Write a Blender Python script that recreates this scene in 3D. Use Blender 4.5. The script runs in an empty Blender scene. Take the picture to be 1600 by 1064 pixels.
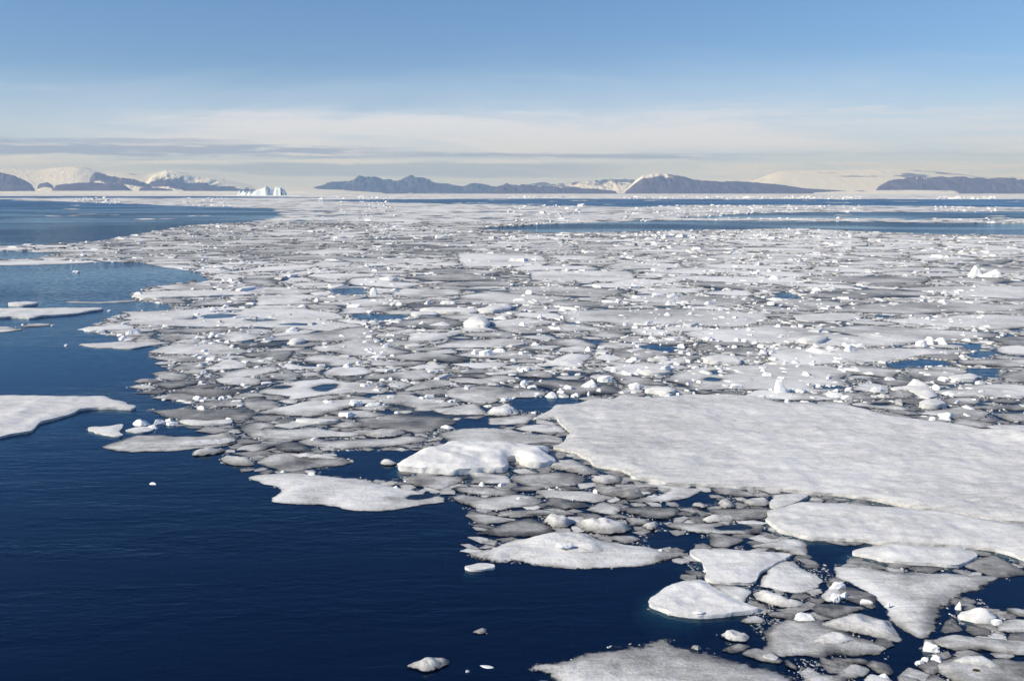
import bpy, math, random
import numpy as np
from mathutils import Vector
from mathutils.geometry import delaunay_2d_cdt

S = bpy.context.scene
COL = S.collection
rnd = random.Random(11)
rng = np.random.default_rng(7)
R = math.radians

# ------------------------------------------------------------------ camera
H = 15.0                       # eye height above the sea (a ship's deck)
F = 1400.0                     # focal length in photo pixels (1600 wide)
HOR = 302.0                    # photo row of the horizon
PITCH = math.atan((532.0 - HOR) / F)
cp, sp = math.cos(PITCH), math.sin(PITCH)
cam_d = bpy.data.cameras.new('camera')
cam_d.sensor_width = 36.0
cam_d.lens = F * 36.0 / 1600.0
cam_d.clip_start = 0.5
cam_d.clip_end = 150000.0
cam = bpy.data.objects.new('camera', cam_d)
COL.objects.link(cam)
cam.location = (0, 0, H)
cam.rotation_euler = (math.pi / 2 - PITCH, 0, 0)
S.camera = cam

# ------------------------------------------------------------------ light
SUN_EL, SUN_AZ = R(31), R(-112)       # azimuth from +Y, clockwise positive: sun on the left, a little behind
sun_d = bpy.data.lights.new('sun', 'SUN')
sun_d.energy = 5.0
sun_d.angle = R(0.5)
sun_d.color = (1.0, 0.90, 0.71)
sun = bpy.data.objects.new('sun', sun_d)
COL.objects.link(sun)
sd = Vector((math.sin(SUN_AZ) * math.cos(SUN_EL), math.cos(SUN_AZ) * math.cos(SUN_EL), math.sin(SUN_EL)))
sun.rotation_euler = sd.to_track_quat('Z', 'Y').to_euler()
S.view_settings.view_transform = 'Standard'
S.view_settings.look = 'None'
S.view_settings.exposure = 0.04
S.view_settings.gamma = 1.0


class NT:
    """small helper that writes shader node graphs"""
    def __init__(self, tree):
        self.t = tree
        self.n = tree.nodes
        self.l = tree.links

    def put(self, inp, v):
        if isinstance(v, bpy.types.NodeSocket):
            self.l.new(v, inp)
        elif v is not None:
            inp.default_value = v

    def node(self, typ, props=None, **ins):
        nd = self.n.new(typ)
        for k, v in (props or {}).items():
            setattr(nd, k, v)
        for k, v in ins.items():
            self.put(nd.inputs[k.replace('_', ' ')], v)
        return nd

    def m(self, op, a, b=None, c=None, clamp=False):
        nd = self.n.new('ShaderNodeMath')
        nd.operation = op
        nd.use_clamp = clamp
        self.put(nd.inputs[0], a)
        if b is not None:
            self.put(nd.inputs[1], b)
        if c is not None:
            self.put(nd.inputs[2], c)
        return nd.outputs[0]

    def ss(self, x, a, b, lo=0.0, hi=1.0):
        nd = self.n.new('ShaderNodeMapRange')
        nd.interpolation_type = 'SMOOTHSTEP'
        self.put(nd.inputs['Value'], x)
        self.put(nd.inputs['From Min'], a)
        self.put(nd.inputs['From Max'], b)
        self.put(nd.inputs['To Min'], lo)
        self.put(nd.inputs['To Max'], hi)
        return nd.outputs['Result']

    def mix(self, f, a, b):
        nd = self.n.new('ShaderNodeMix')
        nd.data_type = 'RGBA'
        self.put(nd.inputs[0], f)
        self.put(nd.inputs[6], a)
        self.put(nd.inputs[7], b)
        return nd.outputs[2]

    def xyz(self, x, y, z=0.0):
        nd = self.n.new('ShaderNodeCombineXYZ')
        self.put(nd.inputs[0], x)
        self.put(nd.inputs[1], y)
        self.put(nd.inputs[2], z)
        return nd.outputs[0]

    def sep(self, v):
        nd = self.n.new('ShaderNodeSeparateXYZ')
        self.put(nd.inputs[0], v)
        return nd.outputs

    def noise(self, vec, scale=1.0, detail=3.0, rough=0.55, dist=0.0):
        nd = self.n.new('ShaderNodeTexNoise')
        self.put(nd.inputs['Vector'], vec)
        nd.inputs['Scale'].default_value = scale
        nd.inputs['Detail'].default_value = detail
        nd.inputs['Roughness'].default_value = rough
        nd.inputs['Distortion'].default_value = dist
        return nd


# ------------------------------------------------------------------ world: sky with strata of cloud near the horizon
def build_world():
    w = bpy.data.worlds.new('World')
    S.world = w
    w.use_nodes = True
    t = NT(w.node_tree)
    t.n.clear()
    out = t.n.new('ShaderNodeOutputWorld')
    bg = t.n.new('ShaderNodeBackground')
    sky = t.n.new('ShaderNodeTexSky')
    sky.sky_type = 'NISHITA'
    sky.sun_disc = False
    sky.sun_elevation = SUN_EL
    sky.sun_rotation = SUN_AZ
    sky.altitude = 50
    sky.air_density = 1.0
    sky.dust_density = 0.25
    sky.ozone_density = 2.2
    tc = t.n.new('ShaderNodeTexCoord')
    d = t.sep(tc.outputs['Generated'])
    az = t.m('ARCTAN2', d[0], d[1])
    el = t.m('DIVIDE', d[2], t.m('MAXIMUM', d[1], 0.35))      # flat strata seen from below
    base = t.node('ShaderNodeVectorMath', {'operation': 'MULTIPLY'})
    t.l.new(sky.outputs[0], base.inputs[0])
    base.inputs[1].default_value = (0.775, 1.01, 1.38)      # a deep arctic blue
    base = base.outputs[0]
    n0 = t.noise(t.xyz(t.m('MULTIPLY', az, 3.2), t.m('MULTIPLY', el, 24.0), 1.0), 1.0, 6.0, 0.6, 0.6).outputs[0]
    n1 = t.noise(t.xyz(t.m('MULTIPLY', az, 5.0), t.m('MULTIPLY', el, 75.0), 7.0), 1.0, 6.0, 0.6, 0.6).outputs[0]
    n2 = t.noise(t.xyz(t.m('MULTIPLY', az, 14.0), t.m('MULTIPLY', el, 190.0), 3.0), 1.0, 6.0, 0.62, 0.5).outputs[0]
    n3 = t.noise(t.xyz(t.m('MULTIPLY', az, 2.0), t.m('MULTIPLY', el, 9.0), 11.0), 1.0, 5.0, 0.6, 0.8).outputs[0]
    K = 10.0   # the sky texture is bright: cloud radiances are given for strength 0.1
    cream = (0.867 * K, 0.936 * K, 1.092 * K, 1)
    grey = (0.315 * K, 0.405 * K, 0.667 * K, 1)
    pale = (0.675 * K, 0.833 * K, 1.130 * K, 1)
    wh = (0.915 * K, 0.983 * K, 1.130 * K, 1)
    # thin high veil that pales the sky towards the horizon
    elw = t.m('ADD', el, t.m('MULTIPLY', t.m('SUBTRACT', n3, 0.5), 0.08))
    c = t.mix(t.m('MULTIPLY', t.ss(elw, 0.155, 0.055), 0.80), base, pale)
    # faint wisps high up
    c = t.mix(t.m('MULTIPLY', t.m('MULTIPLY', t.ss(n0, 0.52, 0.75), t.ss(el, 0.17, 0.11)), 0.30), c, cream)
    # cream cloud sheet
    elc = t.m('ADD', el, t.m('MULTIPLY', t.m('SUBTRACT', n1, 0.5), 0.035))
    elc = t.m('ADD', elc, t.m('MULTIPLY', t.m('SUBTRACT', n3, 0.5), 0.05))
    sheet = t.m('MULTIPLY', t.ss(elc, 0.098, 0.078), t.ss(elc, 0.036, 0.056))
    sheet = t.m('MULTIPLY', sheet, t.ss(n0, 0.36, 0.60, 0.12, 1.0))
    sheet = t.m('MULTIPLY', sheet, t.ss(az, -0.50, -0.30, 0.25, 1.0))
    sheet = t.m('MULTIPLY', sheet, t.ss(az, 0.18, 0.45, 1.0, 0.65))
    c = t.mix(t.m('MULTIPLY', sheet, 0.95), c, cream)
    # horizon glow
    c = t.mix(t.m('MULTIPLY', t.ss(el, 0.036, 0.006), 0.6), c, (0.771 * K, 0.905 * K, 1.168 * K, 1))

    def band(a0, a1, soft, e0, e1, jit, amt, col, nn, th0, th1, taper=0.0):
        nonlocal c
        w_ = t.m('ADD', t.m('MULTIPLY', t.m('SUBTRACT', n2, 0.5), jit), t.m('MULTIPLY', t.m('SUBTRACT', n0, 0.5), jit))
        e = t.m('ADD', el, w_)
        if taper:       # a lens of cloud that thins along its length
            e = t.m('ADD', e, t.m('MULTIPLY', t.m('SUBTRACT', az, a0), taper))
        f = t.m('MULTIPLY', t.ss(e, e0, e0 + 0.004), t.ss(e, e1, e1 - 0.0025))
        f = t.m('MULTIPLY', f, t.ss(az, a0 - soft, a0 + soft))
        f = t.m('MULTIPLY', f, t.ss(az, a1 + soft, a1 - soft))
        f = t.m('MULTIPLY', f, t.ss(nn, th0, th1))
        c = t.mix(t.m('MULTIPLY', f, amt), c, col)

    band(-0.70, -0.15, 0.06, 0.0455, 0.0625, 0.012, 0.80, grey, n2, 0.34, 0.50, 0.020)
    band(-0.70, -0.30, 0.06, 0.0560, 0.0640, 0.010, 0.55, grey, n1, 0.40, 0.55, 0.010)
    band(-0.60, -0.33, 0.06, 0.0505, 0.0560, 0.009, 0.75, wh, n2, 0.45, 0.58)
    band(-0.62, -0.16, 0.08, 0.0290, 0.0440, 0.014, 0.75, wh, n1, 0.42, 0.58)
    band(-0.62, -0.30, 0.08, 0.0340, 0.0400, 0.012, 0.45, grey, n2, 0.48, 0.62)
    band(-0.13, 0.24, 0.06, 0.0375, 0.0455, 0.008, 0.75, grey, n2, 0.34, 0.50, 0.006)
    band(-0.45, 0.14, 0.10, 0.0310, 0.0372, 0.007, 0.75, wh, n2, 0.36, 0.52)
    band(-0.36, 0.10, 0.07, 0.0150, 0.0325, 0.010, 0.58, grey, n1, 0.30, 0.50)
    band(0.10, 0.70, 0.06, 0.0385, 0.0450, 0.009, 0.30, (0.443 * K, 0.515 * K, 0.711 * K, 1), n2, 0.36, 0.55)
    band(0.16, 0.70, 0.08, 0.0460, 0.0900, 0.030, 0.50, cream, n1, 0.38, 0.66)
    band(0.16, 0.70, 0.08, 0.0100, 0.0350, 0.012, 0.65, wh, n2, 0.38, 0.58)
    t.put(bg.inputs[0], c)
    bg.inputs[1].default_value = 0.086
    t.l.new(bg.outputs[0], out.inputs[0])


build_world()


# ------------------------------------------------------------------ helpers
def at(px, py, z=0.0):
    u, v = (px - 800.0) / F, (532.0 - py) / F
    dy, dz = cp + v * sp, -sp + v * cp
    k = (z - H) / dz
    return np.array((u * k, dy * k))


def proj(x, y, z=0.0):
    zz = z - H
    dep = y * cp - zz * sp
    return 800 + F * x / dep, 532 - F * (y * sp + zz * cp) / dep


def tag(o, label=None, cat=None, group=None, kind=None):
    if label:
        o['label'] = label
    if cat:
        o['category'] = cat
    if group:
        o['group'] = group
    if kind:
        o['kind'] = kind
    return o


def hash2(ix, iy, seed):
    h = (ix.astype(np.int64) * 374761393 + iy.astype(np.int64) * 668265263 + seed * 1274126177) & 0x7fffffff
    h = ((h ^ (h >> 13)) * 1274126177) & 0x7fffffff
    h = (h ^ (h >> 16)) & 0xffff
    return h / 65535.0


def vnoise(x, y, seed=0):
    ix, iy = np.floor(x), np.floor(y)
    fx, fy = x - ix, y - iy
    fx, fy = fx * fx * (3 - 2 * fx), fy * fy * (3 - 2 * fy)
    a, b = hash2(ix, iy, seed), hash2(ix + 1, iy, seed)
    c, d = hash2(ix, iy + 1, seed), hash2(ix + 1, iy + 1, seed)
    return (a + (b - a) * fx) * (1 - fy) + (c + (d - c) * fx) * fy


def fbm(x, y, seed=0, oct=4, gain=0.5):
    s, a, n = 0.0, 1.0, 0.0
    for k in range(oct):
        s = s + a * vnoise(x * 2 ** k, y * 2 ** k, seed + k * 17)
        n += a
        a *= gain
    return s / n


def sstep(a, b, x):
    t = np.clip((x - a) / (b - a), 0, 1)
    return t * t * (3 - 2 * t)


def inside(P, poly):
    x, y = P[:, 0], P[:, 1]
    r = np.zeros(len(P), bool)
    n = len(poly)
    for i in range(n):
        x0, y0 = poly[i]
        x1, y1 = poly[(i + 1) % n]
        if y0 == y1:
            continue
        c = (y0 > y) != (y1 > y)
        r ^= c & (x < (x1 - x0) * (y - y0) / (y1 - y0) + x0)
    return r


def edge_dist(P, poly):
    out = np.empty(len(P))
    A = poly
    B = np.roll(poly, -1, 0)
    AB = B - A
    L2 = (AB ** 2).sum(1) + 1e-12
    for s in range(0, len(P), 2048):
        p = P[s:s + 2048]
        ap = p[:, None, :] - A[None]
        t = np.clip((ap * AB[None]).sum(2) / L2[None], 0, 1)
        dd = ap - t[:, :, None] * AB[None]
        out[s:s + 2048] = np.sqrt((dd ** 2).sum(2).min(1))
    return out


def resample(poly, step, jit, seed):
    """closed outline walked in even steps, roughened with noise across it"""
    A = np.asarray(poly, float)
    B = np.roll(A, -1, 0)
    pts = []
    for a, b in zip(A, B):
        n = max(1, int(round(np.hypot(*(b - a)) / step)))
        for k in range(n):
            pts.append(a + (b - a) * k / n)
    P = np.array(pts)
    # soften the corners of the traced polygon a little
    for _ in range(1):
        P = 0.5 * P + 0.25 * (np.roll(P, 1, 0) + np.roll(P, -1, 0))
    T = np.roll(P, -1, 0) - np.roll(P, 1, 0)
    N = np.stack([T[:, 1], -T[:, 0]], 1)
    N /= np.linalg.norm(N, axis=1)[:, None] + 1e-9
    f = max(jit * 5, step * 3.0)
    w = fbm(P[:, 0] / f, P[:, 1] / f, seed, 5, 0.72) - 0.5
    return P + N * (w * 2 * jit)[:, None]


def area(poly):
    x, y = poly[:, 0], poly[:, 1]
    return 0.5 * abs(np.sum(x * np.roll(y, -1) - y * np.roll(x, -1)))


def new_mesh(name, V, Fc, attrs, mat, smooth=True):
    V = np.asarray(V, np.float32)
    me = bpy.data.meshes.new(name)
    if isinstance(Fc, np.ndarray):
        k = Fc.shape[1]
        me.vertices.add(len(V))
        me.vertices.foreach_set('co', V.ravel())
        me.loops.add(Fc.size)
        me.loops.foreach_set('vertex_index', Fc.astype(np.int32).ravel())
        me.polygons.add(len(Fc))
        me.polygons.foreach_set('loop_start', np.arange(0, Fc.size, k, dtype=np.int32))
        me.update(calc_edges=True)
    else:
        me.from_pydata(V.tolist(), [], Fc)
    for k, v in (attrs or {}).items():
        a = me.attributes.new(k, 'FLOAT', 'POINT')
        a.data.foreach_set('value', np.asarray(v, np.float32))
    me.polygons.foreach_set('use_smooth', np.full(len(me.polygons), smooth, bool))
    me.validate()
    me.materials.append(mat)
    return me


def link(name, me, parent=None, loc=None):
    o = bpy.data.objects.new(name, me)
    COL.objects.link(o)
    if loc is not None:
        o.location = loc
    if parent is not None:
        o.parent = parent
    return o


# ------------------------------------------------------------------ materials
def new_mat(name):
    m = bpy.data.materials.new(name)
    m.use_nodes = True
    t = NT(m.node_tree)
    t.n.clear()
    return m, t


def attr(t, name):
    nd = t.n.new('ShaderNodeAttribute')
    nd.attribute_name = name
    return nd.outputs['Fac']


def mat_ice(name, alpha):
    """ice whose 'tone' runs from wet grey (0) to dry snow (1); 'thin' is how far it has melted into holes"""
    m, t = new_mat(name)
    out = t.n.new('ShaderNodeOutputMaterial')
    geo = t.n.new('ShaderNodeNewGeometry')
    pos = geo.outputs['Position']
    tone = attr(t, 'tone')
    nA = t.noise(pos, 0.9, 6, 0.62).outputs[0]
    nB = t.noise(pos, 6.0, 5, 0.72).outputs[0]
    nE = t.noise(pos, 26.0, 3, 0.7).outputs[0]
    # wind-packed streaks
    mp = t.node('ShaderNodeMapping', None, Vector=pos)
    mp.inputs['Scale'].default_value = (0.55, 2.6, 1.0)
    mp.inputs['Rotation'].default_value = (0, 0, R(8))
    nC = t.noise(mp.outputs[0], 1.3, 5, 0.6).outputs[0]
    tn = t.m('ADD', tone, t.m('MULTIPLY', t.m('SUBTRACT', nA, 0.5), 0.45 if alpha else 0.14))
    tn = t.m('ADD', tn, t.m('MULTIPLY', t.m('SUBTRACT', nB, 0.5), 0.62))
    tn = t.m('ADD', tn, t.m('MULTIPLY', t.m('SUBTRACT', nE, 0.5), 0.45))
    tn = t.m('ADD', tn, t.m('MULTIPLY', t.m('SUBTRACT', nC, 0.5), 0.60 if alpha else 0.50))
    ramp = t.n.new('ShaderNodeValToRGB')
    e = ramp.color_ramp.elements
    e[0].position, e[0].color = 0.0, (0.075, 0.08, 0.085, 1)
    e[1].position, e[1].color = 1.0, (0.86, 0.86, 0.85, 1)
    for p, cc in ((0.25, (0.22, 0.215, 0.205, 1)), (0.5, (0.42, 0.42, 0.41, 1)), (0.75, (0.68, 0.68, 0.67, 1))):
        x = e.new(p)
        x.color = cc
    t.l.new(tn, ramp.inputs[0])
    b1 = t.node('ShaderNodeBump', None, Height=t.m('ADD', t.m('MULTIPLY', nC, 0.8), t.m('ADD', t.m('MULTIPLY', nB, 0.6), t.m('MULTIPLY', nE, 0.25))))
    b1.inputs['Strength'].default_value = 0.7 if alpha else 0.5
    b1.inputs['Distance'].default_value = 0.12
    p = t.n.new('ShaderNodeBsdfPrincipled')
    t.l.new(ramp.outputs[0], p.inputs['Base Color'])
    t.put(p.inputs['Roughness'], t.ss(tn, 0.1, 0.7, 0.45, 0.75))
    p.inputs['Specular IOR Level'].default_value = 0.25
    t.l.new(b1.outputs[0], p.inputs['Normal'])
    if alpha:
        thin = attr(t, 'thin')
        nD = t.noise(pos, 4.5, 6, 0.78).outputs[0]
        a = t.m('ADD', thin, t.m('MULTIPLY', t.m('SUBTRACT', nD, 0.5), 1.7))
        t.put(p.inputs['Alpha'], t.ss(a, 0.18, 0.60))
    t.l.new(p.outputs[0], out.inputs[0])
    return m


def mat_plain_ice(name, col, rough=0.6, bump=0.5, scale=6.0):
    m, t = new_mat(name)
    out = t.n.new('ShaderNodeOutputMaterial')
    pos = t.n.new('ShaderNodeNewGeometry').outputs['Position']
    n = t.noise(pos, scale, 5, 0.6).outputs[0]
    p = t.n.new('ShaderNodeBsdfPrincipled')
    dark = tuple(c * 0.80 for c in col[:3]) + (1,)
    t.put(p.inputs['Base Color'], t.mix(t.ss(n, 0.25, 0.5), dark, tuple(col) + (1,)))
    p.inputs['Roughness'].default_value = rough
    p.inputs['Specular IOR Level'].default_value = 0.3
    b = t.node('ShaderNodeBump', None, Height=n)
    b.inputs['Strength'].default_value = bump
    b.inputs['Distance'].default_value = 0.08
    t.l.new(b.outputs[0], p.inputs['Normal'])
    t.l.new(p.outputs[0], out.inputs[0])
    return m


def mat_water(name, deep, through):
    m, t = new_mat(name)
    out = t.n.new('ShaderNodeOutputMaterial')
    pos = t.n.new('ShaderNodeNewGeometry').outputs['Position']
    s = t.sep(pos)
    dist = t.m('SQRT', t.m('ADD', t.m('MULTIPLY', s[0], s[0]), t.m('MULTIPLY', s[1], s[1])))
    # patches of wind-ruffled and of calm water
    mpb = t.node('ShaderNodeMapping', None, Vector=pos)
    mpb.inputs['Scale'].default_value = (0.006, 0.010, 1)
    mpb.inputs['Rotation'].default_value = (0, 0, R(12))
    big = t.noise(mpb.outputs[0], 1.0, 3, 0.5, 0.6).outputs[0]
    mpm = t.node('ShaderNodeMapping', None, Vector=pos)
    mpm.inputs['Scale'].default_value = (0.022, 0.07, 1)
    mpm.inputs['Rotation'].default_value = (0, 0, R(-9))
    mid = t.noise(mpm.outputs[0], 1.0, 4, 0.55, 0.8).outputs[0]
    mids = t.ss(mid, 0.38, 0.62, 0.30, 1.5)
    # three sets of ripples; their slopes tilt the normal
    def waves(scale, rot, stretch, detail):
        mp = t.node('ShaderNodeMapping', None, Vector=pos)
        mp.inputs['Rotation'].default_value = (0, 0, R(rot))
        mp.inputs['Scale'].default_value = (scale * stretch, scale, scale)
        nd = t.noise(mp.outputs[0], 1.0, detail, 0.55, 0.35)
        return nd.outputs[0]
    hgt = t.m('ADD', t.m('MULTIPLY', waves(2.2, -14, 0.30, 3), 0.040), t.m('MULTIPLY', waves(6.0, 18, 0.36, 2), 0.016))
    hgt = t.m('ADD', hgt, t.m('MULTIPLY', waves(0.45, -6, 0.30, 2), 0.075))
    bmp = t.node('ShaderNodeBump', None, Height=hgt)
    bmp.inputs['Distance'].default_value = 1.0
    t.put(bmp.inputs['Strength'], t.m('MULTIPLY', t.ss(dist, 40.0, 260.0, 1.0, 0.25), t.m('MULTIPLY', mids, t.ss(big, 0.40, 0.60, 0.55, 1.0))))
    # far ripples are finer than a pixel: random slopes whose mean is what shows
    mpf = t.node('ShaderNodeMapping', None, Vector=pos)
    mpf.inputs['Scale'].default_value = (1.1, 2.6, 1)
    far = t.noise(mpf.outputs[0], 1.0, 2, 0.5).outputs[1]
    fs = t.sep(far)
    amp = t.m('MULTIPLY', t.ss(dist, 40.0, 300.0, 0.04, 1.1), t.ss(big, 0.38, 0.56, 0.22, 1.0))
    tilt = t.xyz(t.m('MULTIPLY', t.m('SUBTRACT', fs[0], 0.5), amp), t.m('MULTIPLY', t.m('SUBTRACT', fs[1], 0.5), amp), 0.0)
    va = t.node('ShaderNodeVectorMath', {'operation': 'ADD'})
    t.l.new(bmp.outputs[0], va.inputs[0])
    t.l.new(tilt, va.inputs[1])
    vn = t.node('ShaderNodeVectorMath', {'operation': 'NORMALIZE'})
    t.l.new(va.outputs[0], vn.inputs[0])
    N = vn.outputs[0]
    fr = t.node('ShaderNodeFresnel', None, IOR=1.333, Normal=N)
    gl = t.node('ShaderNodeBsdfGlossy', None, Normal=N)
    gl.inputs['Color'].default_value = (0.60, 0.80, 0.96, 1)
    t.put(gl.inputs['Roughness'], t.ss(dist, 60.0, 1500.0, 0.06, 0.22))
    df = t.node('ShaderNodeBsdfDiffuse')
    df.inputs['Color'].default_value = deep
    tr = t.node('ShaderNodeBsdfTransparent')
    tr.inputs['Color'].default_value = (0.50, 0.80, 0.86, 1)
    body = t.node('ShaderNodeMixShader', None, Fac=through)
    t.l.new(df.outputs[0], body.inputs[1])
    t.l.new(tr.outputs[0], body.inputs[2])
    cap = t.ss(big, 0.36, 0.60, 0.80, 0.46)
    cap = t.m('MINIMUM', cap, t.ss(dist, 60.0, 900.0, 1.0, 0.62))
    mx = t.node('ShaderNodeMixShader', None, Fac=t.m('MINIMUM', fr.outputs[0], cap))
    t.l.new(body.outputs[0], mx.inputs[1])
    t.l.new(gl.outputs[0], mx.inputs[2])
    t.l.new(mx.outputs[0], out.inputs[0])
    return m


def mat_flat(name, col, rough=0.9):
    m, t = new_mat(name)
    out = t.n.new('ShaderNodeOutputMaterial')
    p = t.n.new('ShaderNodeBsdfPrincipled')
    pos = t.n.new('ShaderNodeNewGeometry').outputs['Position']
    n = t.noise(pos, 0.05, 4, 0.6).outputs[0]
    t.put(p.inputs['Base Color'], t.mix(n, tuple(c * 0.8 for c in col) + (1,), tuple(col) + (1,)))
    p.inputs['Roughness'].default_value = rough
    p.inputs['Specular IOR Level'].default_value = 0.0
    t.l.new(p.outputs[0], out.inputs[0])
    return m


def mat_hill(name, rock, snow, scale=0.004):
    """'snow' attribute 0..1 decides where snow lies, broken up by noise"""
    m, t = new_mat(name)
    out = t.n.new('ShaderNodeOutputMaterial')
    pos = t.n.new('ShaderNodeNewGeometry').outputs['Position']
    s = attr(t, 'snow')
    n = t.noise(pos, scale, 6, 0.65).outputs[0]
    n2 = t.noise(pos, scale * 0.4, 4, 0.6).outputs[0]
    f = t.ss(t.m('ADD', s, t.m('MULTIPLY', t.m('SUBTRACT', n, 0.5), 0.8)), 0.42, 0.58)
    rk = t.mix(t.ss(n, 0.3, 0.7), tuple(c * 0.6 for c in rock) + (1,), tuple(c * 1.3 for c in rock) + (1,))
    p = t.n.new('ShaderNodeBsdfPrincipled')
    t.put(p.inputs['Base Color'], t.mix(f, rk, tuple(snow) + (1,)))
    p.inputs['Roughness'].default_value = 0.9
    p.inputs['Specular IOR Level'].default_value = 0.05
    t.l.new(p.outputs[0], out.inputs[0])
    return m


M_SNOW = mat_ice('snow_ice', False)
M_MELT = mat_ice('melting_ice', True)
M_BLOCK = mat_plain_ice('block_ice', (0.88, 0.89, 0.89), 0.55, 0.5, 5.0)
M_FOOT = mat_plain_ice('submerged_ice', (0.50, 0.80, 0.84), 0.8, 0.3, 2.0)
_t = NT(M_FOOT.node_tree)
for _n in M_FOOT.node_tree.nodes:
    if _n.type == 'BSDF_PRINCIPLED':
        _t.put(_n.inputs['Alpha'], attr(_t, 'thin'))
M_SEA = mat_water('sea_water', (0.0006, 0.0080, 0.036, 1), 0.42)
M_POND = mat_water('pond_water', (0.006, 0.012, 0.024, 1), 0.0)
M_DEEP = mat_flat('deep_water', (0.0012, 0.008, 0.032))
M_BERG = mat_plain_ice('berg_ice', (0.80, 0.87, 0.88), 0.6, 0.3, 0.05)
M_DIRT = mat_flat('brown_dirt', (0.07, 0.045, 0.02))

# ------------------------------------------------------------------ setting: water
def sheet(name, z, mat, size):
    xs = [-size, -2000, -300, 300, 2000, size]
    ys = [-300, 20, 300, 2000, 8000, size]
    V = [(x, y, z) for y in ys for x in xs]
    n = len(xs)
    Fc = [(j * n + i, j * n + i + 1, (j + 1) * n + i + 1, (j + 1) * n + i) for j in range(len(ys) - 1) for i in range(n - 1)]
    o = link(name, new_mesh(name, V, Fc, None, mat, False))
    return tag(o, kind='structure')


sheet('sea', 0.0, M_SEA, 42000.0)
sheet('deep_water', -1.2, M_DEEP, 42000.0)

# ------------------------------------------------------------------ setting: far shore
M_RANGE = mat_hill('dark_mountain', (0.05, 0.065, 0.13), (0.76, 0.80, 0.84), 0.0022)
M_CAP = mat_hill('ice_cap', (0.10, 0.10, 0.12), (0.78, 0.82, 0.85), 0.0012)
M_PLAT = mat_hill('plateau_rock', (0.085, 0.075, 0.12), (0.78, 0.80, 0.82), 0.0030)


GULLY = [None]


def terrain(name, ridge, D, depth, mat, snowf, face=0.35, rough=0.12, n_rows=44, step=0.8, gl=0.55, soft=0, seed=1):
    """a strip of real terrain: shore in front, the ridge behind, a back slope"""
    rp = np.array(ridge, float)
    px = np.arange(rp[0, 0], rp[-1, 0] + 0.01, step)
    top = np.interp(px, rp[:, 0], rp[:, 1])
    u = (px - 800) / F * cp
    if soft:        # wind-smoothed snow domes have no corners
        kw = np.hanning(soft)
        top = np.convolve(np.pad(top, soft // 2, 'edge'), kw / kw.sum(), 'same')[soft // 2:soft // 2 + len(px)]
    hgt = np.maximum(HOR + 0.5 - top, 0.0) / F * (D + depth * face * 1.2)
    rows, gul = [], []
    n = len(px)
    ts = np.linspace(0, 1, n_rows)
    for t_ in ts:
        rngd = D + depth * t_
        x = u * rngd
        y = np.full(n, rngd)
        if t_ <= face:
            k = t_ / face
            prof = k ** 0.8
        else:
            prof = 1.0 - 0.5 * ((t_ - face) / (1 - face)) ** 1.4
        nz = fbm(x / (D * 0.022), y / (D * 0.022) + 5, seed, 5, 0.55) - 0.5
        rd = 1 - np.abs(2 * fbm(x / (D * 0.014), y / (D * 0.040), seed + 40, 5, 0.62) - 1) - 0.62
        z = hgt * np.clip(prof * (1 + rough * 2.2 * nz * (1.0 if t_ < face else 0.5)) + rough * 2.0 * rd * (0.25 + math.sin(min(t_ / face, 1.0) * math.pi * .8)), 0, None)
        end = sstep(0, 4, np.arange(n)) * sstep(0, 4, np.arange(n)[::-1])
        z = z * end - (6.0 if t_ in (0.0, 1.0) else 0.0)
        rows.append(np.stack([x, y, z], 1))
        gul.append(rd)
    V = np.concatenate(rows)
    GULLY[:] = [np.concatenate(gul)]
    j, i = np.meshgrid(np.arange(n_rows - 1), np.arange(n - 1), indexing='ij')
    a = (j * n + i).ravel()
    Fc = np.stack([a, a + 1, a + n + 1, a + n], 1)
    pxs = np.tile(px, n_rows)
    tt = np.repeat(ts / face, n)
    rel = V[:, 2] / np.maximum(np.tile(hgt, n_rows), 1.0)
    snow = snowf(pxs, tt, rel, V) - gl * GULLY[0] * sstep(0.15, 0.7, rel)
    o = link(name, new_mesh(name, V, Fc, {'snow': snow}, mat, True))
    return tag(o, kind='structure')


def nz(px, f, s):
    return fbm(px / f, px * 0 + 3.3, s, 4, 0.6)


# great snow domes on the left
terrain('snow_hills', [(-120, 268), (0, 264), (30, 266), (65, 268), (100, 264), (128, 263), (160, 270), (200, 272), (235, 275),
                       (262, 269), (280, 270), (300, 275), (345, 280), (372, 286), (400, 292), (450, 293), (490, 294), (540, 296), (600, 301)],
        26000, 9000, M_CAP, lambda p, t, r, V: 0.90 + 0.0 * p - 0.50 * sstep(0.62, 0.85, fbm(V[:, 0] / 700, V[:, 1] / 260, 4)),
        face=0.6, rough=0.03, gl=0.1, soft=45, seed=3)
terrain('snow_peak', [(225, 290), (240, 276), (262, 268), (282, 271), (300, 277), (330, 281), (360, 287), (395, 294), (410, 301)],
        25000, 3000, M_RANGE, lambda p, t, r, V: 0.30 + 0.42 * sstep(0.35, 0.9, r) + 0.1 * nz(p, 9, 8), face=0.5, rough=0.10, seed=9)
for pts, sd_ in (([(-120, 268), (-40, 271), (0, 272), (20, 276), (38, 282), (50, 289), (58, 301)], 21),
                 ([(80, 301), (88, 291), (105, 288), (140, 286.5), (175, 287), (195, 290), (204, 296), (212, 301)], 22),
                 ([(214, 301), (220, 294), (245, 293.5), (268, 296), (275, 301)], 23),
                 ([(284, 301), (296, 295), (318, 293), (332, 296), (338, 301)], 24)):
    terrain('rock_bluff', pts, 22500, 1500, M_PLAT, lambda p, t, r, V: 0.16 + 0.22 * sstep(0.6, 1.0, r) * nz(p, 6, 5), face=0.5, rough=0.10, seed=sd_)
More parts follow.
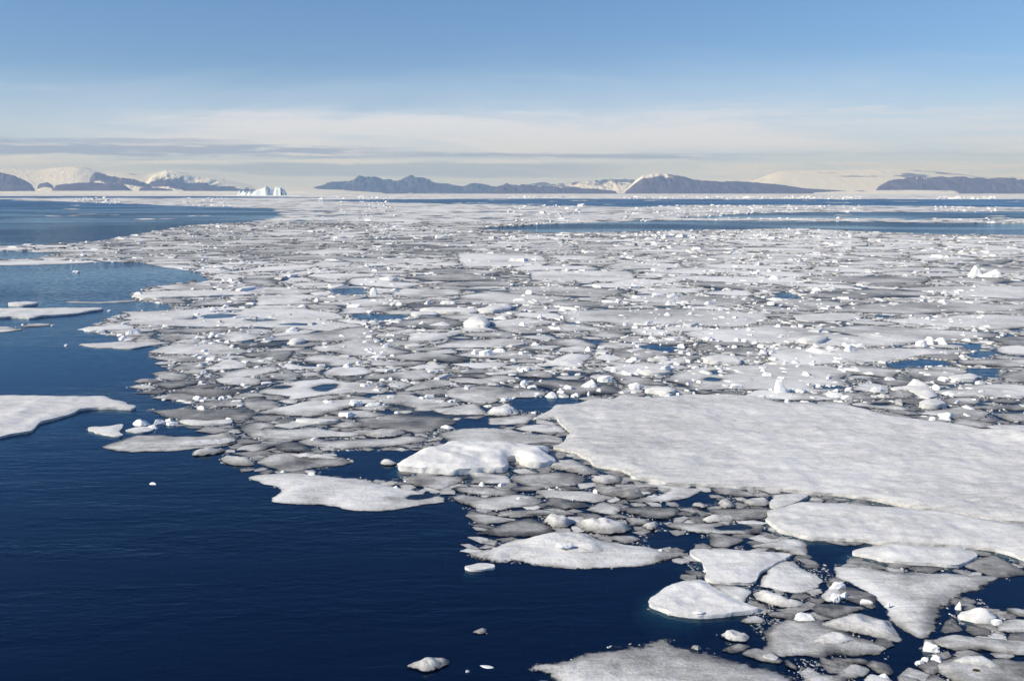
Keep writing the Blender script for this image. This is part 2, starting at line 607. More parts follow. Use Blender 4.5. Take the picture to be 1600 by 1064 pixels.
for pts, sd_ in (([(58, 293), (64, 288), (74, 286), (82, 289), (86, 293)], 31),
                 ([(140, 282), (150, 272), (158, 270), (168, 275), (190, 279), (215, 282), (232, 288), (240, 292)], 32),
                 ([(225, 294), (240, 287), (265, 286), (285, 292), (290, 296)], 33)):
    pts = [(pts[0][0] - 1, 301.5)] + pts + [(pts[-1][0] + 1, 301.5)]
    terrain('rocky_ridge', pts, 24500, 1200, M_PLAT, lambda p, t, r, V: np.where(r < 0.45 + 0.3 * nz(p, 8, 2), 0.95, 0.22), face=0.5, rough=0.12, seed=sd_)
# blue mountains in the middle
terrain('blue_mountains', [(470, 300), (495, 294), (525, 289), (545, 287), (556, 283), (575, 282.5), (600, 284), (622, 286), (640, 281.5), (650, 280.5), (664, 283),
                           (680, 289), (700, 291), (725, 294), (737, 291), (748, 291), (765, 294), (780, 296), (800, 296), (840, 297)],
        29000, 5000, M_RANGE, lambda p, t, r, V: 0.12 + 0.36 * sstep(0.75, 1.05, r) * nz(p, 12, 6) + 0.12 * sstep(700, 540, p) * sstep(0.8, 1, r), face=0.5, rough=0.42, seed=14)
terrain('brown_mountain', [(768, 301), (778, 292), (790, 289.5), (806, 291), (820, 292), (850, 293), (900, 294.5), (945, 297), (965, 300)],
        25500, 2500, M_PLAT, lambda p, t, r, V: 0.14 + 0.2 * sstep(0.8, 1.0, r) * nz(p, 8, 7), face=0.5, rough=0.35, seed=15)
terrain('distant_ice_field', [(800, 296), (835, 288), (850, 287), (862, 290), (890, 288), (930, 284), (960, 283), (985, 284), (1020, 289), (1060, 294)],
        33000, 5000, M_CAP, lambda p, t, r, V: 0.75 - 0.45 * nz(p, 14, 3) * sstep(0.5, 0.9, r), face=0.6, rough=0.2, seed=16)
# ice cap and dark plateaus on the right
terrain('ice_cap_dome', [(980, 296), (1100, 291), (1180, 283), (1210, 271), (1240, 269), (1320, 268), (1380, 266), (1410, 267), (1460, 271), (1520, 275), (1600, 279), (1720, 283)],
        30000, 9000, M_CAP, lambda p, t, r, V: 0.88 - 0.55 * sstep(0.56, 0.8, fbm(V[:, 0] / 1500, V[:, 1] / 420, 6)), face=0.6, rough=0.02, gl=0.1, soft=61, seed=18)
terrain('dark_plateau', [(975, 301), (983, 293), (992, 284), (1003, 277), (1020, 274), (1040, 274.5), (1062, 279), (1090, 283), (1130, 285), (1180, 287), (1225, 291), (1260, 295), (1300, 297.5), (1340, 299.5), (1372, 301)],
        23500, 3000, M_PLAT, lambda p, t, r, V: 0.12 + 0.60 * sstep(0.62, 0.98, r) * sstep(1120, 1000, p) + 0.22 * sstep(0.85, 1, r) * nz(p, 7, 12), face=0.4, rough=0.16, seed=19)
terrain('streaked_plateau', [(1366, 301), (1372, 292), (1385, 286), (1400, 282), (1440, 280), (1490, 280), (1540, 281), (1600, 281), (1720, 284)],
        23000, 3000, M_PLAT, lambda p, t, r, V: 0.14 + 0.42 * sstep(0.35, 0.8, r) * sstep(0.52, 0.66, nz(p + 4 * r, 5, 11)) * sstep(1560, 1450, p) + 0.1 * sstep(0.9, 1, r), face=0.35, rough=0.22, seed=20)
terrain('snow_shore', [(-120, 299.5), (0, 299), (60, 298.5), (220, 298), (330, 298.5), (480, 299), (520, 301)],
        21500, 900, M_CAP, lambda p, t, r, V: 0.85 + 0 * p, face=0.5, rough=0.1, seed=25)
terrain('icy_shore', [(1270, 301), (1330, 298), (1420, 297), (1490, 298), (1500, 301)],
        21500, 900, M_CAP, lambda p, t, r, V: 0.75 + 0 * p, face=0.5, rough=0.1, seed=26)

# ------------------------------------------------------------------ ice: builders
SHORT = []          # (x, y, short name) of the traced pieces, for describing their neighbours
OCC = []            # world outlines that the pack must not cover


def floe_mesh(name, poly, typ, tone, holes=(), fb=0.22, bumps=(), res=1.0, seed=0, fade=None, mat=None):
    """one floe as a height field inside its own outline.  typ: S sharp snow slab, M melting floe, R rubble, B berg bit"""
    c = poly.mean(0)
    D = max(20.0, float(np.hypot(*c)))
    A = area(poly)
    size = math.sqrt(A)
    step = min(max(0.0040 * D / res, 0.07), size / 5)
    step = max(step, math.sqrt(A / 16000.0))
    jit = {'S': 0.11, 'M': 0.50, 'R': 0.45, 'B': 0.16}[typ] * min(1.0, size / 6)
    jit = max(jit, step * 0.5)
    out = resample(poly, step, min(jit, size * 0.075), seed)
    hs = [resample(h, step, min(jit, 0.05 * math.sqrt(area(h))), seed + 5) for h in holes]
    lo, hi = out.min(0), out.max(0)
    gx = np.arange(lo[0], hi[0], step)
    gy = np.arange(lo[1], hi[1], step * 0.87)
    X, Y = np.meshgrid(gx, gy)
    X = X + (np.arange(len(gy)) % 2)[:, None] * step * 0.5
    P = np.stack([X.ravel(), Y.ravel()], 1)
    P = P + rng.uniform(-0.22, 0.22, P.shape) * step
    P = P[inside(P, out)]
    for h in hs:
        P = P[~inside(P, h)]
    allb = [out] + hs
    if len(P):
        d = np.min([edge_dist(P, b) for b in allb], 0)
        P = P[d > step * 0.55]
    pts, edges = [], []
    for b in allb:
        o0 = len(pts)
        pts += b.tolist()
        edges += [(o0 + k, o0 + (k + 1) % len(b)) for k in range(len(b))]
    pts += P.tolist()
    base = np.array(pts).mean(0)
    vv, ee, ff, _, _, _ = delaunay_2d_cdt([Vector((p[0] - c[0], p[1] - c[1])) for p in pts], edges, [], 0, 1e-5)
    Q = np.array([(v[0], v[1]) for v in vv]) + c
    ff = np.array([f for f in ff if len(f) == 3], int)
    cen = Q[ff].mean(1)
    keep = inside(cen, out)
    for h in hs:
        keep &= ~inside(cen, h)
    ff = ff[keep]
    d = np.min([edge_dist(Q, b) for b in allb], 0)

    def height(Q, d):
        x, y = Q[:, 0], Q[:, 1]
        n = fbm(x / 1.6, y / 1.6, seed + 1, 4) - 0.5
        n2 = fbm(x / 0.35, y / 0.35, seed + 2, 3) - 0.5
        n3 = fbm(x / 2.5, y / 0.7, seed + 3, 3) - 0.5
        if typ == 'S':
            z = fb * (0.66 + 0.34 * sstep(0, 0.5, d)) + (n * 0.13 + n3 * 0.10 + n2 * 0.05) * sstep(0, 0.6, d) + n * 0.10 + n2 * 0.04
        elif typ == 'B':
            z = fb * (0.50 + 0.30 * sstep(0, 0.35, d) + 0.20 * sstep(0, 1.6, d)) + (n * 0.20 + n3 * 0.12 + n2 * 0.09) * sstep(0, 0.7, d) + n * 0.16 + n2 * 0.08
            top = fb * 1.12 + 0.10 * (n3 + n2)
            z = np.where(z > top, top + (z - top) * 0.30, z)
        elif typ == 'R':
            rr = 1 - np.abs(2 * fbm(x / 0.55, y / 0.55, seed + 7, 3) - 1)
            z = 0.02 + sstep(0, size * 0.25, d) * (fb * 0.5 + fb * 1.1 * (rr - 0.45) + n2 * 0.12)
        else:
            w = 0.18 * size
            z = 0.014 + fb * 0.45 * sstep(0, w, d) + (n * 0.09 + n2 * 0.05 + n3 * 0.04) * sstep(0, 0.5, d)
        for bx, by, br, bh in bumps:
            q = np.exp(-((x - bx) ** 2 + ((y - by) * 1.2) ** 2) / (br * br))
            z = z + bh * q * sstep(0, 0.35, d) * (0.85 + 0.5 * n)
        return np.maximum(z, 0.012)

    z = height(Q, d)
    x, y = Q[:, 0], Q[:, 1]
    nb = fbm(x / (0.35 * size + 0.4), y / (0.35 * size + 0.4), seed + 11, 4)
    fw = (0.09 * size if fade is None else fade * 0.8)
    side = sstep(0.30, 0.72, fbm(x / (0.8 * size + .5) + 3, y / (0.8 * size + .5), seed + 19, 2))
    fw = fw * (0.20 + 2.0 * side)
    if typ in 'SB':
        n5 = fbm(x / 3.0, y / 0.8, seed + 23, 4, 0.6)
        tn = tone + 0.16 * (nb - 0.5) + 0.26 * (n5 - 0.5) * (typ == 'S') - 0.06 * (1 - sstep(0, 0.5, d))
        thin = np.ones(len(Q))
    elif typ == 'R':
        tn = tone + 0.35 * (nb - 0.5) + 1.2 * (z - fb * 0.6) - 0.15 * (1 - sstep(0, 0.3 * size, d))
        thin = sstep(0, 0.10 * size, d) + 0.10
    else:
        tn = tone + 0.85 * (nb - 0.5) - 0.38 * (1 - sstep(0, fw * 1.5, d + fw * (nb - 0.5)))
        thin = 1.25 * sstep(0, fw, d + fw * 0.9 * (nb - 0.45)) + 0.06
    V = np.column_stack([Q, z])
    faces = ff
    if typ in 'SB':     # vertical sides down to the water, all round and round every hole
        for b in allb:
            m = len(b)
            zt = height(b, np.zeros(m))
            k0 = len(V)
            nb2 = fbm(b[:, 0] / 0.5, b[:, 1] / 0.5, seed + 31, 3) - 0.5
            bt = np.roll(b, -1, 0) - np.roll(b, 1, 0)
            bn = np.stack([bt[:, 1], -bt[:, 0]], 1) / (np.linalg.norm(bt, axis=1)[:, None] + 1e-9)
            bulge = bn * ((fbm(b[:, 0] / 0.4, b[:, 1] / 0.4, seed + 37, 3) - 0.5) * min(0.5, fb * 0.9))[:, None]
            V = np.concatenate([V, np.column_stack([b, zt]), np.column_stack([b + bulge, zt * 0.45]), np.column_stack([b + bulge * .4, np.full(m, -0.15)])])
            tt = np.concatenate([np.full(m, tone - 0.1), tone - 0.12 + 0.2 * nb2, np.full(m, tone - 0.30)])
            tn = np.concatenate([tn, tt])
            thin = np.concatenate([thin, np.ones(3 * m)])
            i = np.arange(m)
            j = (i + 1) % m
            for r0 in (0, m):
                q = np.stack([k0 + r0 + i, k0 + r0 + j, k0 + r0 + m + j, k0 + r0 + m + i], 1)
                faces = np.concatenate([faces, q[:, [0, 2, 1]], q[:, [0, 3, 2]]])
    V = V - np.array([c[0], c[1], 0])
    me = new_mesh(name, V, faces, {'tone': tn, 'thin': thin}, mat or (M_SNOW if typ in 'SB' else M_MELT), True)
    return me, c, out


def foot_mesh(out, c, reach, depth, seed):
    """the pale shelf of ice under the waterline"""
    T = np.roll(out, -1, 0) - np.roll(out, 1, 0)
    N = np.stack([T[:, 1], -T[:, 0]], 1)
    N /= np.linalg.norm(N, axis=1)[:, None] + 1e-9
    x, y = out[:, 0], out[:, 1]
    sgn = 1.0 if np.sum(x * np.roll(y, -1) - y * np.roll(x, -1)) > 0 else -1.0
    w = reach * (0.3 + 1.4 * sstep(0.35, 0.7, fbm(x / 2.0, y / 2.0, seed, 3)))
    r0 = np.column_stack([out - c - N * sgn * 0.05, np.full(len(out), -0.10)])
    r1 = np.column_stack([out - c + N * sgn * (w * 0.5)[:, None], np.full(len(out), -0.14 - depth * 0.25)])
    r2 = np.column_stack([out - c + N * sgn * w[:, None], np.full(len(out), -0.10 - depth)])
    m = len(out)
    V = np.concatenate([r0, r1, r2])
    i = np.arange(m)
    j = (i + 1) % m
    Fc = np.concatenate([np.stack([k + i, k + j, k + m + j, k + m + i], 1) for k in (0, m)])
    thin = np.concatenate([np.full(m, .8), np.full(m, .25), np.zeros(m)])
    return new_mesh('submerged_foot', V, Fc, {'thin': thin}, M_FOOT, True)


TILES = {'A1': (0, 400, 4), 'A2': (400, 400, 4), 'A3': (800, 400, 4), 'A4': (1200, 400, 4),
         'B1': (0, 560, 4), 'B2': (400, 560, 4), 'B3': (800, 560, 4), 'B4': (1200, 560, 4),
         'C2': (400, 720, 4), 'C3': (800, 720, 4), 'C4': (1200, 720, 4),
         'D2': (600, 890, 4), 'D3': (1000, 890, 16 / 3), 'D4': (1300, 890, 16 / 3), 'P': (0, 0, 1)}


def pix(s):
    """'B3 270,305 400,297 B4 30,280' -> photo points"""
    t, out = TILES['P'], []
    for w in s.split():
        if w in TILES:
            t = TILES[w]
        else:
            a, b = w.split(',')
            out.append((t[0] + float(a) / t[2], t[1] + float(b) / t[2]))
    return out


def pt(tile, X, Y):
    t = TILES[tile]
    return t[0] + X / t[2], t[1] + Y / t[2]


N_FLOE = [0]


def floe(typ, tone, label, short, spec, holes=(), fb=None, bumps=(), fade=None, foot=0.0, ridge=None, ridge_name='snow_ridge', name='ice_floe', cat='ice floe', group='ice floes on the sea', res=1.0):
    N_FLOE[0] += 1
    seed = N_FLOE[0] * 37 + 5
    pl = np.array([at(*p) for p in pix(spec)])
    hl = [np.array([at(*p) for p in pix(h)]) for h in holes]
    bl = []
    for (bx, by, bw, bh) in bumps:
        q = at(bx, by)
        mpp = math.hypot(*q) / F
        bl.append((q[0], q[1], bw * mpp, bh))
    fb = fb if fb is not None else {'S': 0.20, 'M': 0.13, 'R': 0.22, 'B': 0.75}[typ]
    me, c, out = floe_mesh(name, pl, typ, tone, hl, fb, bl, res, seed, fade)
    o = link(name, me, None, (c[0], c[1], 0.003 * (N_FLOE[0] % 7)))
    tag(o, label, cat, group)
    if typ in 'SB' and foot >= 0:
        link('submerged_foot', foot_mesh(out, c, foot or 0.25, 0.45, seed), o)
    for h, q in zip(hl, holes):
        hh = (h - h.mean(0)) * 1.12 + h.mean(0) - c
        if np.sum(hh[:, 0] * np.roll(hh[:, 1], -1) - hh[:, 1] * np.roll(hh[:, 0], -1)) < 0:
            hh = hh[::-1]           # the surface faces up
        p = link('melt_pond', new_mesh('melt_pond', np.column_stack([hh, np.full(len(hh), 0.006)]), [list(range(len(hh)))], None, M_POND, False), o)
    if ridge:       # a crust of rubble or snow heaped on the floe
        rl = np.array([at(*p) for p in pix(ridge)])
        rm, rc, _ = floe_mesh(ridge_name, rl, 'R', .80, (), .12, (), res, seed + 3, None)
        link(ridge_name, rm, o, (rc[0] - c[0], rc[1] - c[1], fb * .40))
    OCC.append(out)
    if short:
        SHORT.append((c[0], c[1], short))
    return o


def block_mesh(name, seed, sub=4, knob=0.30, cuts=7):
    """a broken lump of ice: ball with flat fracture faces, a flat foot and a lumpy skin; unit half-size"""
    import bmesh
    bm = bmesh.new()
    bmesh.ops.create_icosphere(bm, subdivisions=sub, radius=1.0)
    V = np.array([v.co[:] for v in bm.verts])
    Fc = np.array([[v.index for v in f.verts] for f in bm.faces])
    bm.free()
    r = np.random.default_rng(seed)
    a = r.uniform(0, 9, 3)
    n = fbm(V[:, 0] * 1.1 + a[0], V[:, 1] * 1.1 + V[:, 2] * 0.9 + a[1], seed, 3) - 0.5
    V = V * (1 + knob * 2 * n)[:, None]
    for _ in range(cuts):
        nv = r.normal(size=3)
        nv[2] = abs(nv[2]) * 0.8
        nv /= np.linalg.norm(nv)
        dd = r.uniform(0.35, 0.80)
        e = V @ nv - dd
        V = V - np.outer(np.clip(e, 0, None) * 0.93, nv)
    n2 = fbm(V[:, 0] * 4 + a[1], V[:, 1] * 4 + V[:, 2] * 3 + a[2], seed + 3, 3) - 0.5
    n3 = 1 - np.abs(2 * fbm(V[:, 0] * 2.2 + a[2], V[:, 1] * 2.2 + V[:, 2] * 1.7, seed + 9, 3) - 1)
    V = V * (1 + 0.14 * n2 + 0.34 * (n3 - .6))[:, None]
    V[:, 2] = np.maximum(V[:, 2], -0.35)
    V[:, 2] -= V[:, 2].min()
    V[:, 2] /= V[:, 2].max()
    V[:, :2] /= np.abs(V[:, :2]).max(0)
    return new_mesh(name, V, Fc, None, M_BLOCK, True)


def smooth_by_angle(me, deg=32):
    me.polygons.foreach_set('use_smooth', np.ones(len(me.polygons), bool))
    me.set_sharp_from_angle(angle=R(deg))


BLOCK_PROTO = []
for k in range(14):
    me = block_mesh('ice_block', 100 + k, 4, 0.60, 13)
    smooth_by_angle(me, 24)
    BLOCK_PROTO.append(me)
N_BLK = [0]


def block(label, tile, X, Y, w, h, deep=0.75, z=0.0, rot=None, me=None, short=None, group='broken ice blocks on the pack', name='ice_block', cat='ice block'):
    """X, Y = middle of its foot in tile coordinates, w and h its width and height there"""
    t = TILES[tile]
    px, py = pt(tile, X, Y)
    q = at(px, py, z)
    mpp = math.hypot(q[0], q[1], H) / F / t[2]
    W, Hh = w * mpp, h * mpp
    Hh = max(Hh * 0.42, Hh - W * deep * 0.55 * H / math.hypot(q[0], q[1], H))
    k = N_BLK[0]
    N_BLK[0] += 1
    o = link(name, me or BLOCK_PROTO[k % len(BLOCK_PROTO)], None, (q[0], q[1] + W * deep * 0.35, z - 0.10 * Hh))
    o.scale = (W * 0.52, W * 0.52 * deep, Hh * 1.10)
    o.rotation_euler = (0, 0, (rnd.uniform(-0.35, 0.35) + (math.pi if k % 2 else 0)) if rot is None else rot)
    tag(o, label, cat, group)
    if short:
        SHORT.append((q[0], q[1], short))
    return o


# ------------------------------------------------------------------ ice: every floe that can be told apart in the near and middle distance
# left of the pack
floe('S', .80, 'large white snow floe with a pointed tip, cut off by the left edge', 'the large left-edge floe',
     'B1 -420,252 -200,246 0,242 95,240 380,247 650,248 690,265 760,280 800,295 790,303 855,307 835,325 700,318 560,322 500,330 450,355 330,390 265,405 225,435 200,465 100,480 0,503 -200,540 -420,560', fb=.24, foot=1.6)
floe('S', .86, 'small white crescent floe with an upturned horn off the large left floe', 'the white crescent floe',
     'B1 543,445 580,436 690,434 760,418 772,428 765,448 735,465 770,482 760,492 680,487 600,470', fb=.16)
block('small white wedge of ice standing on the horn of the crescent floe', 'B1', 742, 432, 58, 18, .5)
floe('M', .62, 'long grey floe tapering to a point on the left, with a snow ridge along it', 'the long pointed grey floe',
     'B1 630,558 700,525 770,505 870,480 1010,478 1080,492 1260,490 1300,475 1450,472 1490,492 1485,535 1400,555 1250,565 1140,575 1060,585 940,585 820,590 700,583', fb=.16, fade=.35, ridge='B1 750,538 900,520 1050,512 1300,508 1460,500 1480,520 1400,545 1250,555 1100,563 950,570 850,564',
     bumps=((235, 696, 18, .14), (265, 695, 16, .14), (300, 692, 16, .12), (325, 690, 14, .12), (352, 683, 12, .2)))
floe('M', .40, 'broad flat dark grey floe beyond the four white lumps', 'the flat dark grey floe',
     'B1 925,325 1060,318 1300,318 1500,318 1595,322 1590,365 1540,390 1450,398 1330,405 1230,400 1120,385 1010,368 975,350', fade=.2)
floe('S', .84, 'thin white strip of snow along the near edge of the flat dark grey floe', None,
     'B1 1110,400 1180,392 1310,402 1440,388 1455,400 1440,415 1320,420 1200,418', fb=.15)
floe('M', .50, 'grey floe jutting left into the dark water with a white lump on its right end', 'the grey floe at the pack edge',
     'B1 905,248 1000,240 1060,225 1160,215 1240,240 1250,255 1200,275 1120,270 1060,262', fade=.3)
floe('M', .72, 'whitish floe forming the leftmost tip of the main pack edge', 'the leftmost tip floe of the pack',
     'B1 800,182 850,165 940,165 985,185 960,200 860,197', fade=.25)
floe('M', .52, 'grey floe just behind the leftmost tip of the pack edge', None, 'B1 820,150 880,125 1000,132 1010,150 900,160', fade=.3)
floe('M', .50, 'forked grey floe with a notch in its left end at the pack edge', 'the forked grey floe', 'B1 925,97 1040,78 1120,95 1175,115 1170,135 1080,145 950,125 990,118', fade=.3)
floe('M', .86, 'bright oblong snow floe with small lumps, right of the forked grey floe', 'the bright oblong floe', 'B1 1335,130 1420,112 1600,120 1640,150 1600,178 1430,172 1370,160', fade=.25)
floe('M', .82, 'white wedge floe rising to a rounded back near the pack edge', 'the white wedge floe', 'B1 1265,70 1400,15 1500,20 1555,40 1530,60 1380,75', fade=.25, bumps=((358, 567, 25, .12), (372, 566, 25, .1)))
floe('M', .45, 'smooth grey lens floe tucked left of the white wedge floe', None, 'B1 1060,75 1110,45 1280,40 1290,58 1200,75 1100,83', fade=.3)
floe('M', .48, 'grey floe beyond the right half of the flat dark grey floe', None, 'B1 1190,290 1290,265 1400,262 1520,270 1540,290 1450,305 1330,310', fade=.3)
floe('R', .55, 'small crumbling slush floe off the right end of the long pointed grey floe', None, 'B1 1185,605 1220,575 1290,570 1400,565 1420,580 1340,605 1210,615')
floe('R', .55, 'crumbly grey floe at the foot of the pack beyond the pointed snow floe', None, 'B1 1360,630 1430,612 1560,630 1600,645 1590,672 1450,675 1390,655')
floe('M', .55, 'grey white floe between the long pointed grey floe and the smooth long white floe', None, 'B1 1455,415 1600,400 1700,400 1760,450 1700,500 1580,505 1520,470 1480,445')
floe('S', .84, 'low white floe under the group of four white lumps', 'the four white lumps', 'B1 780,455 830,440 890,430 980,440 930,465 840,468', fb=.1)
block('largest of the four white lumps in the dark water near the left floe', 'B1', 868, 420, 120, 44, .6)
block('white lump right of the largest of the four lumps', 'B1', 985, 412, 80, 34, .7)
block('white lump nearest the viewer among the four lumps', 'B1', 945, 444, 75, 34, .7)
block('squarish white lump at the right of the four lumps', 'B1', 1055, 398, 60, 28, .7)
block('low white lump joining the four lumps to the grey floe', 'B1', 1075, 420, 80, 24, .5)
# middle left water
floe('S', .80, 'long white floe with a tapering right end, at the left edge beyond the open water', 'the far left-edge floe',
     'A1 -260,340 0,338 300,338 460,333 655,333 640,340 560,352 470,368 350,378 260,383 190,398 90,388 0,392 -260,392', fb=.3)
floe('S', .86, 'small white slab alone in calm water above the far left-edge floe', None, 'A1 50,305 150,298 240,300 220,312 140,318 60,315', fb=.4)
floe('M', .74, 'white floe end cut by the left edge, nearest the viewer of the two there', None, 'A1 -200,445 0,442 60,442 140,460 100,470 30,478 -200,480', fade=.3)
floe('M', .52, 'thin grey floe shaped like a fish beside the left edge', None, 'A1 110,442 200,425 270,422 350,432 260,440 150,448', fade=.3)
floe('M', .46, 'very thin grey sliver of ice stretching left from the pack over calm water', None, 'A1 350,288 480,282 600,290 830,275 900,282 800,290 640,297 450,295', fade=.3)
floe('S', .84, 'long low white floe with a broken block on its left end, at the pack edge', 'the long block-ended floe',
     'A1 825,262 840,250 900,240 960,235 1080,232 1240,228 1400,225 1600,240 1580,250 1400,255 1230,262 1000,270 900,270', fb=.4)
block('white broken block on the left end of the long low floe at the pack edge', 'A1', 868, 256, 90, 30, .6)
block('small white lump on top of the long low floe, just right of its end block', 'A1', 905, 244, 34, 16)
floe('M', .68, 'pale floe with a greenish hollow in its near edge, at the pack edge', None, 'A1 960,190 1100,178 1240,170 1600,172 1600,208 1480,210 1380,205 1260,210 1180,225 1080,222 1030,208', fade=.6)
floe('M', .84, 'large white floe pierced by several blue ponds, left of the middle', 'the large floe with blue ponds',
     'A1 740,350 900,347 1230,333 1310,318 1450,315 1540,330 1600,328 1900,330 2100,360 2160,385 2040,405 2220,425 2290,440 2130,455 2080,470 1980,470 1800,448 1600,445 1400,448 1200,445 950,435 840,432 700,422 820,400 760,395 820,375',
     holes=('A1 1240,388 1290,368 1380,362 1480,370 1440,385 1330,392', 'A1 1310,348 1420,340 1520,338 1480,352 1380,358', 'A1 1535,400 1660,395 1730,403 1600,409', 'A1 1740,430 1830,420 1950,425 1920,436'), fade=.4)
floe('S', .86, 'white floe ending in a point on the left, with a rectangular block at its front', 'the rectangular block floe', 'A1 517,465 600,455 700,440 760,435 840,450 830,465 740,470 600,475 530,475', fb=.25)
block('bright rectangular white block mirrored in the dark water at the pack edge', 'A1', 808, 497, 124, 40, .5, rot=.05)
floe('S', .74, 'narrow white floe pointed at both ends, below the rectangular block', 'the narrow double-pointed floe', 'A1 500,555 640,548 760,540 1000,545 1080,545 960,560 830,583 740,578 600,575', fb=.12)
floe('M', .78, 'big smooth white floe with a rounded back at the pack edge', 'the big smooth rounded floe', 'A1 905,605 960,580 1080,550 1180,545 1400,550 1520,580 1600,600 1500,615 1300,622 1050,615', fade=.5)
floe('M', .50, 'grey floe behind the big smooth rounded floe', None, 'A1 970,515 1000,490 1100,485 1280,495 1290,505 1180,520 1050,532 990,528', fade=.4)
floe('M', .72, 'whitish floe with two round lumps on its far edge', None, 'A1 1320,505 1400,485 1500,478 1600,465 1650,480 1600,520 1500,535 1340,528', fade=.4)
block('round white lump on the far edge of a whitish floe, left one of a pair', 'A1', 1437, 482, 28, 22)
block('round white lump on the far edge of a whitish floe, right one of a pair', 'A1', 1505, 474, 26, 20)
block('slanting white lump at the left end of the whitish floe with the pair of lumps', 'A1', 1360, 508, 80, 26, .5)
floe('M', .50, 'grey crumbly floe directly in front of the big smooth rounded floe', None, 'A1 920,635 1050,620 1180,620 1300,640 1280,660 1150,665 1060,665', fade=.4)
floe('M', .80, 'long thin white ice strip reaching the left edge across the water', 'the thin ice strip at the left edge', 'A1 -160,28 300,28 560,30 640,38 480,48 200,58 -160,60', fade=.8)
floe('M', .82, 'white tongue of ice at the far corner of the calm bay', None, 'A1 900,50 1050,50 1200,60 1280,80 1100,80 980,68', fade=.8)
block('tiny white block alone in the middle of the calm bay', 'A1', 470, 106, 44, 14)
block('tiny white bit of ice alone left of the narrow double-pointed floe', 'A1', 412, 563, 26, 12)
block('tiny white bit floating near the left end of the large floe with blue ponds', 'A1', 680, 346, 30, 10)
block('white leaning block on the pack edge at the head of the calm bay', 'A1', 1440, 163, 60, 24)
block('single tiny ice lump alone on the open dark water below the long pointed grey floe', 'P', 238, 757, 13, 4, .6)
# middle pack
floe('M', .78, 'broad smooth whitish floe with a high rounded middle, centre left', 'the centre-left rounded floe', 'A2 330,570 480,550 580,515 700,510 790,525 820,560 950,590 1000,605 900,625 680,632 560,625 470,605 360,600', fade=.6)
floe('M', .62, 'grey white floe just in front of the broad rounded floe at centre left', None, 'A2 280,640 380,612 500,620 640,640 660,665 500,690 300,680', fade=.5)
floe('S', .86, 'small flat white slab in blue water left of the broad rounded floe', None, 'A2 205,550 230,535 300,532 310,545 270,560 215,562', fb=.5)
floe('M', .76, 'pale smooth oblong floe beyond the two thick white slabs', None, 'A2 830,240 920,205 1100,205 1290,210 1260,250 1130,262 950,260', fade=.7)
floe('M', .72, 'pale floe far left of the spiky white lump', None, 'A2 200,185 280,165 440,165 500,180 420,192 250,192', fade=.6)
floe('S', .88, 'long thick white slab, left one of two end to end in mid pack', 'the two thick white slabs', 'A2 1020,345 1100,335 1250,340 1390,345 1370,365 1200,365 1060,358', fb=.45)
floe('S', .88, 'long tilted white slab, right one of two end to end in mid pack', None, 'A2 1380,355 1450,335 1560,320 1600,322 1590,345 1480,360', fb=.6)
floe('S', .88, 'short thick white slab in front of the left of the two thick white slabs', None, 'A2 965,375 1000,365 1140,370 1130,383 990,385', fb=.5)
floe('B', .92, 'bright lens shaped white slab riding high on the pack, right of centre left', 'the bright lens slab', 'A2 1290,445 1330,418 1430,415 1465,437 1440,455 1350,452', fb=.9, foot=-1)
floe('M', .80, 'pale base of ice under the bright lens slab', None, 'A2 1265,462 1310,440 1460,448 1490,465 1400,478 1290,474', fade=.3)
block('smooth white lump left of the bright lens slab', 'A2', 1150, 440, 140, 30, .6)
block('rounded white lump at the left end of the smooth lump beside the lens slab', 'A2', 1035, 430, 44, 25)
floe('M', .76, 'wedge of white ice with a pointed right end below the smooth lump', None, 'A2 690,485 800,480 940,460 1015,460 1000,478 880,495 740,495', fade=.4)
floe('S', .86, 'small thin white plate below the wedge with a pointed right end', None, 'A2 925,570 1000,558 1050,570 1020,580 940,580', fb=.3)
block('bright squarish white block mirrored in a dark lead in the middle of the pack', 'A2', 1445, 628, 100, 46, .6, short='the bright mirrored block')
block('curved white ridge of ice right of the bright mirrored block', 'A2', 1530, 606, 110, 32, .5)
block('double white lump left of the bright mirrored block', 'A2', 1362, 618, 60, 34)
block('small white ball of ice at the left end of a blue lead', 'A2', 568, 388, 28, 26)
block('spiky white lump standing beside a blue lead far in the pack', 'A2', 738, 248, 62, 52, .6, short='the spiky white lump')
block('rounded white lump right of and nearer than the spiky lump', 'A2', 895, 313, 64, 26)
block('large rounded white lump on a grey floe beyond the thick slabs', 'A2', 1070, 305, 64, 32)
block('long low white lump beyond the left thick slab', 'A2', 1200, 305, 112, 26, .5)
block('long rubbly white lump beyond the large floe with blue ponds', 'A2', 620, 325, 134, 28, .5)
block('white rubble lump at the far edge of the large floe with blue ponds', 'A2', 285, 325, 64, 24)
block('peaked white lump standing back left of the long rubbly lump', 'A2', 380, 288, 54, 28)
block('small grey white lump right of the small white ball', 'A2', 748, 418, 36, 28)
block('squat white lump right of the tilted thick slab', 'A2', 1530, 398, 90, 30, .6)
block('white lump between two floes just above the bright mirrored block', 'A2', 845, 535, 60, 20)
block('white rubble heap at the near edge of the large floe with blue ponds', 'A2', 222, 482, 70, 30, .6)
floe('M', .80, 'pale flat floe behind the large floe with blue ponds', None, 'A2 0,250 330,240 440,255 300,275 420,300 200,305 0,310', fade=.8)
floe('M', .84, 'flat bright trapezoid floe far out, just above the middle of the pack', 'the flat trapezoid floe', 'A2 1250,-16 1680,-20 1800,0 1830,40 1820,65 1280,68', fade=.4, res=.8)
floe('M', .86, 'bright flat oblong floe just right of and nearer than the trapezoid floe', 'the bright far oblong floe', 'A3 110,95 270,92 740,95 770,120 760,140 640,160 500,165 270,160 110,150', fade=.5)
